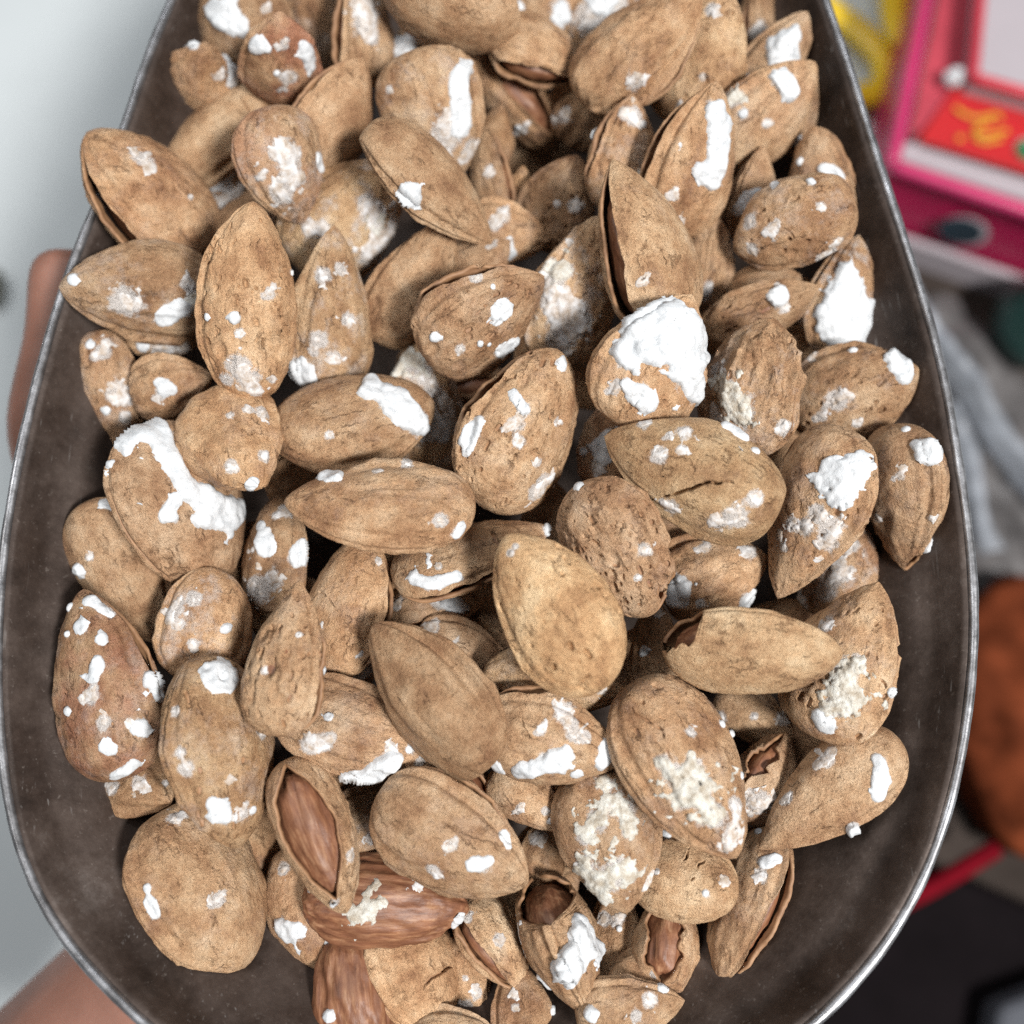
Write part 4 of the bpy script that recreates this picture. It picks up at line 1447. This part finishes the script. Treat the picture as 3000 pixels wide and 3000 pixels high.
    nut("long ribbed almond lying crosswise with a round white dot near its broken end", 719, 953, 344, 164, 179, 3.8, rib=1.3, lump=.6, dark=.08, base=.44, tip=.62,
        salt=[(w, .7, [(622, 893, 16), (634, 900, 11), (612, 897, 10)]), (f, .3, [(715, 888, 9)]), (f, .3, [(768, 874, 10)]), (w, .5, [(871, 992, 10), (862, 1008, 8)])])
    nut("round almond seen end on beside the white splashed almond", 440, 838, 212, 196, -60, 3.2, pitch=45, rib=1.0, lump=1.1, pale=.15,
        salt=[(f, .3, [(497, 776, 12), (470, 772, 9)]), (w, .4, [(473, 915, 8), (480, 907, 6)])])
    nut("small almond end with a single white patch", 326, 730, 150, 122, 20, 2.1, pitch=30, rib=1.0,
        salt=[(w, .4, [(310, 730, 14), (324, 735, 9)])])
    nut("upright narrow almond leaning on the scoop wall", 214, 745, 236, 104, -82, 1.8, bloom=.4, tip=.75,
        salt=[(f, .25, [(223, 743, 19), (240, 750, 13)]), (w, .5, [(200, 776, 7)]), (w, .5, [(170, 650, 9)])])
    nut("almond edge with white smear below the broad rim almond", 312, 640, 140, 66, 0, 2, low=True,
        salt=[(f, .4, [(326, 643, 20), (300, 655, 12)]), (w, .4, [(268, 652, 9)])])
    nut("big brown almond splashed with a branching white streak of salt", 345, 955, 318, 228, -68, 2.5, dark=.2, rib=.8, lump=.5, tip=.5, base=.42, bloom=.0,
        salt=[(w, 1.0, [(232, 835, 15), (282, 802, 20), (300, 822, 20), (314, 850, 17), (329, 880, 16), (344, 906, 15), (358, 930, 16), (388, 940, 19), (420, 956, 20), (450, 962, 17), (436, 984, 13), (400, 982, 15), (372, 980, 10)]), (w, .7, [(332, 940, 9), (318, 958, 9), (308, 974, 8), (330, 978, 7)])])
    nut("small upright almond with two white patches between larger almonds", 522, 1040, 226, 128, 86, 1.5, pale=.1,
        salt=[(w, .6, [(497, 1016, 16), (500, 1034, 14), (491, 992, 10)]), (w, .6, [(560, 1050, 16), (570, 1028, 10)]), (f, .4, [(483, 1110, 22), (512, 1096, 16)])])
    nut("smooth brown almond leaning on the wall with a white bead at its edge", 238, 1086, 300, 152, -60, 1.9, rib=.7, lump=.5, bloom=.05,
        salt=[(w, 1.4, [(150, 1075, 12)]), (w, .4, [(196, 950, 8), (212, 957, 6)])])
    nut("blunt faced almond with dusty film behind the oval freckled almond", 386, 1180, 212, 166, 82, 2.3, bloom=.5, base=.38, tip=.45,
        salt=[(f, .35, [(333, 1146, 15), (325, 1165, 11)]), (f, .2, [(365, 1130, 14)]), (w, .4, [(427, 1186, 9)]), (f, .3, [(363, 1216, 10)])])
    nut("long pinkish almond dotted with round white drops by the wall", 196, 1290, 352, 188, 104, 2.8, sigma=-52, gap=(.45, .99, .14), red=.9, rib=.5, pit=14, bloom=.25, tip=.66,
        salt=[(w, .5, [(153, 1183, 11)]), (w, .4, [(127, 1196, 7)]), (w, .5, [(190, 1206, 9)]), (w, .4, [(117, 1140, 8)]), (w, .6, [(173, 1133, 9), (190, 1145, 9), (208, 1160, 8)]),
              (w, .5, [(183, 1260, 11), (185, 1245, 8), (178, 1280, 8)]), (w, .5, [(264, 1372, 16)]), (w, .5, [(205, 1412, 12)]), (w, .4, [(127, 1341, 7)]), (f, .3, [(194, 1363, 12)]), (w, .7, [(298, 1288, 15), (283, 1276, 11), (300, 1315, 10)]), (w, .6, [(252, 1443, 10), (236, 1454, 9), (220, 1462, 9)])])
    nut("ribbed almond end tucked below the long pinkish almond", 263, 1478, 148, 134, -30, 1.3, pitch=35, rib=1.8, pale=.1)
    nut("large oval freckled almond with a white cap at its upper end", 416, 1416, 348, 200, -76, 3.2, pit=60, rib=.3, lump=.9, pale=.45, bloom=.25, base=.45, tip=.58,
        salt=[(w, .6, [(413, 1278, 24), (430, 1290, 15), (400, 1266, 13)]), (f, .4, [(488, 1364, 14), (496, 1382, 11)]), (w, .4, [(413, 1528, 17), (426, 1544, 11), (401, 1514, 10)]), (w, .3, [(477, 1528, 9)]), (f, .3, [(350, 1450, 13), (340, 1420, 10)]), (f, .3, [(334, 1341, 10)])])
    nut("slim pitted almond with an open side edged in white", 541, 1240, 282, 142, 82, 3.9, sigma=-58, gap=(.04, .70, .20), pit=60, rib=.5, lump=.9, seam=1.3,
        salt=[(w, .5, [(623, 1266, 8), (625, 1246, 8), (617, 1285, 6)])])
    nut("smooth tilted almond with a thin crack and a narrow open slit", 655, 1140, 280, 162, 74, 1.8, sigma=-52, gap=(.25, .95, .14), rib=.3, lump=.5, bloom=.15,
        crack=[(.00022, .0008, [(580, 1092), (600, 1112), (615, 1128), (632, 1147)])])
    nut("broken almond with a wide mouth lined in white salt", 890, 1046, 302, 132, 18, 2.3, sigma=-46, gap=(.04, .80, .22), jag=.2, lump=1.1, rib=.9,
        crack=[(.0004, .0016, [(926, 988), (932, 1008), (941, 1026), (951, 1044)])],
        salt=[(w, .5, [(782, 1092, 9), (808, 1102, 11), (835, 1098, 10), (862, 1088, 9)]), (w, .6, [(1036, 1003, 11), (1042, 990, 7)])])
    nut("shell shard with a white lining under the wide mouthed almond", 815, 1150, 182, 92, 5, 1.1, sigma=-25, gap=(.2, .95, .4), low=True, lump=1.3,
        salt=[(w, .5, [(845, 1135, 14), (866, 1146, 16)])])
    nut("clean pale oval almond lying on top in the middle of the heap", 1048, 1152, 330, 206, 121, 4.4, pit=46, rib=.15, lump=.5, pale=.95, bloom=.0, seam=.4, base=.47, tip=.60,
        salt=[(f, .2, [(973, 1030, 6), (963, 1044, 7)])])
    nut("spongy almond full of deep holes with a torn lower lip", 1160, 1036, 272, 190, -62, 3.1, sigma=60, gap=(.80, 1.1, .5), jag=.25, pit=120, rib=.2, lump=1.6, dark=.2, tip=.52,
        salt=[(w, .4, [(1091, 916, 8)])])
    nut("wrinkled almond with a hanging white drop beside the holed almond", 1346, 1086, 205, 164, 20, 1.8, rib=1.6, lump=1.2,
        salt=[(w, 1.2, [(1279, 1113, 18), (1278, 1130, 15), (1281, 1096, 12)]), (w, .6, [(1406, 1133, 14), (1436, 1140, 14), (1460, 1143, 15), (1486, 1158, 12)]), (f, .4, [(1416, 1036, 9)])])
    nut("frosted almond in the gap behind the heart patched almond", 1590, 1076, 190, 142, 70, 1.2, bloom=.7, red=.3, low=True,
        salt=[(f, .6, [(1582, 1080, 18), (1572, 1056, 16), (1602, 1026, 16), (1559, 1113, 18)]), (f, .5, [(1510, 1133, 17)])])
    nut("pale almond with its end torn off and the brown kernel peeking out", 1416, 1232, 318, 166, -2, 3.8, sigma=50, gap=(-.12, .24, 1.15), jag=.3, pale=.95, rib=.2, lump=.5, bloom=0, base=.48, tip=.56, seam=.6)
    nut("stout almond with a broad gritty white smear and dotted back", 1592, 1242, 305, 200, 66, 2.8, sigma=-64, gap=(.5, .98, .06), pit=44, rib=.5, lump=.9, bloom=.2,
        crack=[(.00025, .0009, [(1662, 1281), (1664, 1290), (1667, 1300)])],
        salt=[(g, .8, [(1596, 1262, 20), (1584, 1294, 23), (1572, 1334, 20), (1618, 1248, 13), (1602, 1326, 14)]), (w, .6, [(1559, 1366, 17), (1545, 1352, 12)]), (f, .3, [(1555, 1179, 14)]), (w, .4, [(1684, 1307, 7)])])
    nut("shaded almond flap behind the torn ended almond", 1236, 1222, 180, 95, 88, 1.2, dark=.2, low=True, salt=[(w, .5, [(1215, 1228, 8)])])
    nut("brown almond half hidden below the torn ended almond", 1422, 1356, 155, 95, -30, 1.2, dark=.25, low=True)
    nut("large cracked almond with a broad patch of yellowish gritty salt", 1292, 1446, 354, 212, -62, 3.3, pit=24, dark=.12, rib=.8, bloom=.15, base=.44, tip=.62,
        crack=[(.00026, .0016, [(1187, 1333), (1205, 1350), (1224, 1363), (1250, 1380), (1256, 1398), (1257, 1415), (1267, 1436)])],
        salt=[(g, .8, [(1278, 1462, 22), (1252, 1442, 16), (1310, 1450, 18), (1320, 1498, 25), (1292, 1508, 18), (1346, 1542, 22), (1330, 1480, 14)]), (f, .5, [(1390, 1520, 15), (1382, 1574, 17), (1372, 1598, 11)]), (w, .4, [(1399, 1463, 7)]), (w, .5, [(1380, 1384, 7), (1370, 1362, 7)])])
    nut("smooth teardrop almond at the edge of the heap with a white drip below", 1562, 1497, 324, 150, 217, 2.8, rib=.2, lump=.5, bloom=.05, tip=.82, base=.46,
        salt=[(w, .5, [(1663, 1447, 11), (1662, 1478, 14), (1656, 1502, 11), (1654, 1431, 8)]), (w, 1.8, [(1612, 1562, 9), (1607, 1572, 7)])])
    nut("shattered almond with torn flaps and grey salt behind the teardrop almond", 1442, 1465, 180, 108, 60, 1.3, sigma=20, gap=(.3, 1.0, .6), jag=.5, lump=1.3, low=True,
        salt=[(w, .5, [(1423, 1435, 15), (1431, 1458, 13)]), (f, .5, [(1435, 1518, 20)])])
    nut("plain tan almond with a flat beaked end in the heap middle", 812, 1313, 334, 180, 128, 3.2, sigma=-58, gap=(.3, .95, .05), rib=.9, lump=.6, seam=1.8, bloom=0, base=.40, tip=.60,
        crack=[(.0002, .0005, [(842, 1316), (853, 1306), (866, 1299)])])
    nut("clean almond lying crosswise beneath the pale oval almond", 1045, 1290, 262, 116, -8, 2.2, pale=.3, rib=.4, bloom=.3, salt=[(f, .2, [(1133, 1300, 9)])])
    nut("pointed almond with ring shaped salt spots and a lifted rim", 1040, 1400, 276, 164, -14, 3.2, sigma=64, gap=(.08, .5, .16), seam=1.5, tip=.78, lump=1.0,
        crack=[(.0003, .0007, [(979, 1352), (990, 1376), (1002, 1400)])],
        salt=[(f, .3, [(1062, 1342, 18), (1078, 1366, 13)]), (f, .3, [(1104, 1392, 11)]), (w, .4, [(1146, 1420, 20), (1158, 1402, 13), (1136, 1438, 12)]), (w, .8, [(1040, 1440, 21), (1060, 1428, 15), (1010, 1450, 14), (984, 1455, 13)]), (w, .4, [(930, 1440, 14), (940, 1452, 10)]), (w, .4, [(1089, 1462, 9)])])
    nut("smooth almond tip hanging below the ring spotted almond", 997, 1502, 160, 122, -48, 2.1, rib=.2, lump=.5, tip=.8, low=True, salt=[(w, .3, [(1040, 1548, 5)])])
    nut("tan almond with thick white salt running along its lower edge", 676, 1386, 305, 172, -20, 2.4, rib=1.1, lump=.8, tip=.78,
        salt=[(f, .6, [(605, 1400, 18), (584, 1405, 15), (622, 1392, 12)]), (w, 1.3, [(700, 1458, 18), (732, 1440, 16), (668, 1470, 17), (652, 1480, 12), (716, 1448, 16), (750, 1432, 11)]), (w, .3, [(620, 1352, 7)]), (w, .4, [(772, 1414, 8)]), (f, .3, [(792, 1440, 9)])])
    nut("wide open almond cradling a glossy brown kernel", 598, 1574, 292, 140, -66, 3.3, sigma=-12, gap=(.03, .90, .92), jag=.04, thin=.86, rib=.4, bloom=.1, base=.44, tip=.62,
        salt=[(w, .7, [(600, 1656, 12), (620, 1682, 11), (588, 1632, 11), (574, 1610, 9), (632, 1702, 8)])])
    nut("broad smooth brown almond with a small white fleck on its belly", 851, 1585, 314, 194, -30, 3.1, sigma=64, gap=(.15, .8, .10), seam=1.6, rib=.8, lump=.6, dark=.06, base=.42, tip=.62,
        salt=[(w, .5, [(905, 1630, 14), (890, 1634, 9), (920, 1625, 8)]), (w, .4, [(949, 1578, 10), (959, 1594, 7)])])
    nut("dark reddish shell edge behind the broad smooth brown almond", 900, 1512, 190, 88, -52, 1.3, red=.5, dark=.3, sigma=20, gap=(.1, .9, .3), low=True)
    nut("oval almond with a mealy white coat from end to end", 1148, 1580, 264, 196, -78, 2.8, lump=.8, rib=.6, bloom=.2,
        salt=[(g, .5, [(1140, 1476, 16), (1155, 1515, 20), (1180, 1530, 19), (1184, 1560, 14), (1126, 1550, 17), (1105, 1575, 18)]), (g, .9, [(1108, 1642, 22), (1150, 1660, 25), (1130, 1684, 18), (1172, 1634, 15), (1188, 1652, 13)])])
    nut("short smooth almond with two jagged cracks across it", 1290, 1660, 196, 150, -12, 2.4, rib=.1, lump=.5, bloom=.05, pale=.15, base=.40, tip=.42,
        crack=[(.00024, .0012, [(1304, 1590), (1301, 1606), (1298, 1620), (1290, 1626)]), (.00024, .0012, [(1338, 1612), (1322, 1630), (1314, 1642), (1306, 1660), (1284, 1682)])],
        salt=[(w, .4, [(1331, 1685, 7)]), (w, .6, [(1256, 1566, 9)])])
    nut("almond lying on the scoop floor with a long curved open slit", 1408, 1702, 292, 132, -114, 1.9, sigma=46, gap=(.12, .97, .30), flare=.1, rib=.7, lump=.6, tip=.7,
        salt=[(w, .5, [(1442, 1628, 10), (1466, 1620, 8)]), (w, .4, [(1431, 1568, 6)])])
    nut("large plain almond lying alone on the scoop floor near the rim", 384, 1675, 316, 226, -58, 2.4, rib=1.0, lump=.8, dark=.05, base=.40, tip=.52,
        salt=[(w, .4, [(283, 1698, 10), (293, 1724, 9), (277, 1676, 7)]), (f, .25, [(330, 1541, 13), (350, 1535, 10)])])
    nut("almond with a white corner below the kernel cradling almond", 575, 1712, 224, 144, -72, 1.5, pale=.1, red=.2, rib=.4,
        salt=[(w, .5, [(545, 1762, 17), (530, 1750, 12), (566, 1752, 11)]), (w, .4, [(620, 1777, 7)]), (f, .3, [(535, 1640, 10)])])
    nut("bare reddish kernel without shell, streaked and dusted with salt", 728, 1700, 300, 168, -3, 2.1, kind='kernel', thin=.72, tip=.62, base=.5,
        salt=[(g, .7, [(690, 1711, 20), (672, 1736, 17), (715, 1697, 13), (660, 1718, 12)]), (f, .25, [(786, 1674, 12)]), (w, .4, [(868, 1730, 7), (860, 1745, 6)])])
    nut("dark ridged kernel without shell standing on the scoop floor", 668, 1862, 230, 154, 100, 1.3, kind='kernel', thin=.72, tip=.6, base=.46,
        salt=[(w, .6, [(620, 1917, 11)])])
    nut("smooth almond with a stepped crack below the bare streaked kernel", 786, 1838, 216, 168, -66, 1.6, rib=.3, lump=.6, bloom=0, base=.36, tip=.52,
        crack=[(.0003, .0016, [(803, 1878), (806, 1858), (815, 1843), (844, 1826), (864, 1814)])])
    nut("tan almond tip showing behind the step cracked almond", 880, 1852, 160, 96, -70, 0.9, low=True, tip=.75)
    nut("narrow almond gaping with a long dark slot near the bare streaked kernel", 934, 1776, 200, 114, -58, 1.4, sigma=-34, gap=(.12, .93, .36), flare=.15, rib=.4, salt=[(w, .4, [(872, 1700, 7)])])
    nut("almond open at the top holding a kernel, with a thick white blob", 1062, 1784, 258, 136, -68, 2.1, sigma=-4, gap=(-.1, .34, 1.2), jag=.2, rib=.8, tip=.76,
        salt=[(w, 1.5, [(1093, 1744, 17), (1106, 1774, 20), (1080, 1808, 23), (1064, 1832, 15), (1126, 1786, 14), (1094, 1790, 20)]), (w, .6, [(1019, 1846, 8), (1028, 1868, 8)])])
    nut("furrowed almond behind the almond with the thick white blob", 1162, 1768, 190, 104, 86, 1.5, rib=1.8, dark=.1, low=True, salt=[(w, .4, [(1168, 1752, 5)])])
    nut("open shell with a dark red kernel under the jagged cracked almond", 1258, 1772, 180, 116, 82, 1.2, sigma=6, gap=(.05, .97, .8), jag=.2, thin=.85, low=True)
    nut("plain brown almond at the near end with a tiny white corner", 1190, 1908, 200, 134, 8, 1.6, rib=.6, dark=.1, salt=[(w, .5, [(1251, 1862, 8)]), (w, .7, [(1115, 1912, 10)])])
    nut("shadowed brown almond below the blob topped almond", 985, 1898, 180, 108, 100, 0.9, dark=.5, red=.4, low=True, salt=[(w, .5, [(1066, 1908, 10)])])
    nut("almond back just showing at the near end of the scoop", 862, 1968, 170, 120, 5, 1.2, low=True)
    nut("almond in the gap between the kernel cradle and the broad brown almond", 698, 1545, 185, 120, 30, 1.1, low=True, bloom=.5)
    nut("tan almond wedged in the shade beside the mealy coated almond", 1024, 1600, 150, 92, 70, 1.0, dark=.2, low=True)
    nut("shaded almond under the edge of the plain beaked almond", 872, 1226, 175, 110, -15, 1.1, dark=.2, low=True)
    nut("white crusted almond end in the gap beside the slim pitted almond", 652, 1284, 120, 92, 20, 1.0, low=True, salt=[(w, .5, [(652, 1280, 22), (668, 1290, 15)])])
    nut("tan almond end wedged behind the oval freckled almond", 488, 1600, 160, 110, -60, 1.2, low=True)
    nut("almond glimpsed beneath the long crosswise ribbed almond", 575, 900, 150, 110, 40, 1.0, dark=.3, low=True)
    nut("almond in deep shade below the pitted slim almond", 470, 1310, 160, 110, 60, 0.8, dark=.3, low=True)
    nut("almond in the shade under the snowy capped almond", 1400, 860, 150, 105, 20, 1.0, dark=.2, low=True)

    for (x, y, a, where) in (
            (1010, 300, 30, "in the dark hollow behind the freckled round almond"),
            (880, 470, 80, "under the smooth slanted almond"),
            (560, 1150, 20, "below the small twin patched almond"),
            (470, 1060, 70, "beneath the white splashed almond"),
            (745, 1070, 60, "beside the narrow open slit of the tilted almond"),
            (945, 1215, 10, "beneath the clean pale oval almond"),
            (1195, 1250, 50, "between the pale oval almond and the cracked gritty one"),
            (1215, 900, 120, "between the rough pocked almond and the pale cracked one"),
            (1480, 1190, 30, "under the torn ended almond and the stout smeared one"),
            (1480, 860, 80, "between the heart patched almond and the ridged round one"),
            (1505, 1400, 10, "behind the teardrop almond and the stout smeared one"),
            (1120, 1470, 60, "between the ring spotted almond and the mealy coated one"),
            (790, 1490, 20, "under the thick white edged almond"),
            (1030, 1690, 40, "above the kernel holding blob almond"),
            (640, 1475, 100, "behind the rim of the kernel cradling almond"),
            (1540, 660, 40, "between the white tipped almond and the fully coated one"),
            (470, 430, 60, "below the salt smeared almond and the pitted tall one"),
            (840, 690, 20, "behind the yellowish crusted almond"),
            (330, 1400, 80, "between the pinkish dotted almond and the oval freckled one"),
            (1040, 985, 100, "between the rough pocked almond and the holed spongy one"),
            (960, 1120, 40, "behind the wide mouthed almond and the pale oval one"),
            (1250, 1010, 60, "between the holed spongy almond and the hanging drop one"),
            (1210, 1850, 30, "below the open shell with the dark red kernel")):
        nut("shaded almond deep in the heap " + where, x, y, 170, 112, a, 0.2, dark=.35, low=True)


catalogue()
settle()
for n in NUTS:
    build_nut(n)
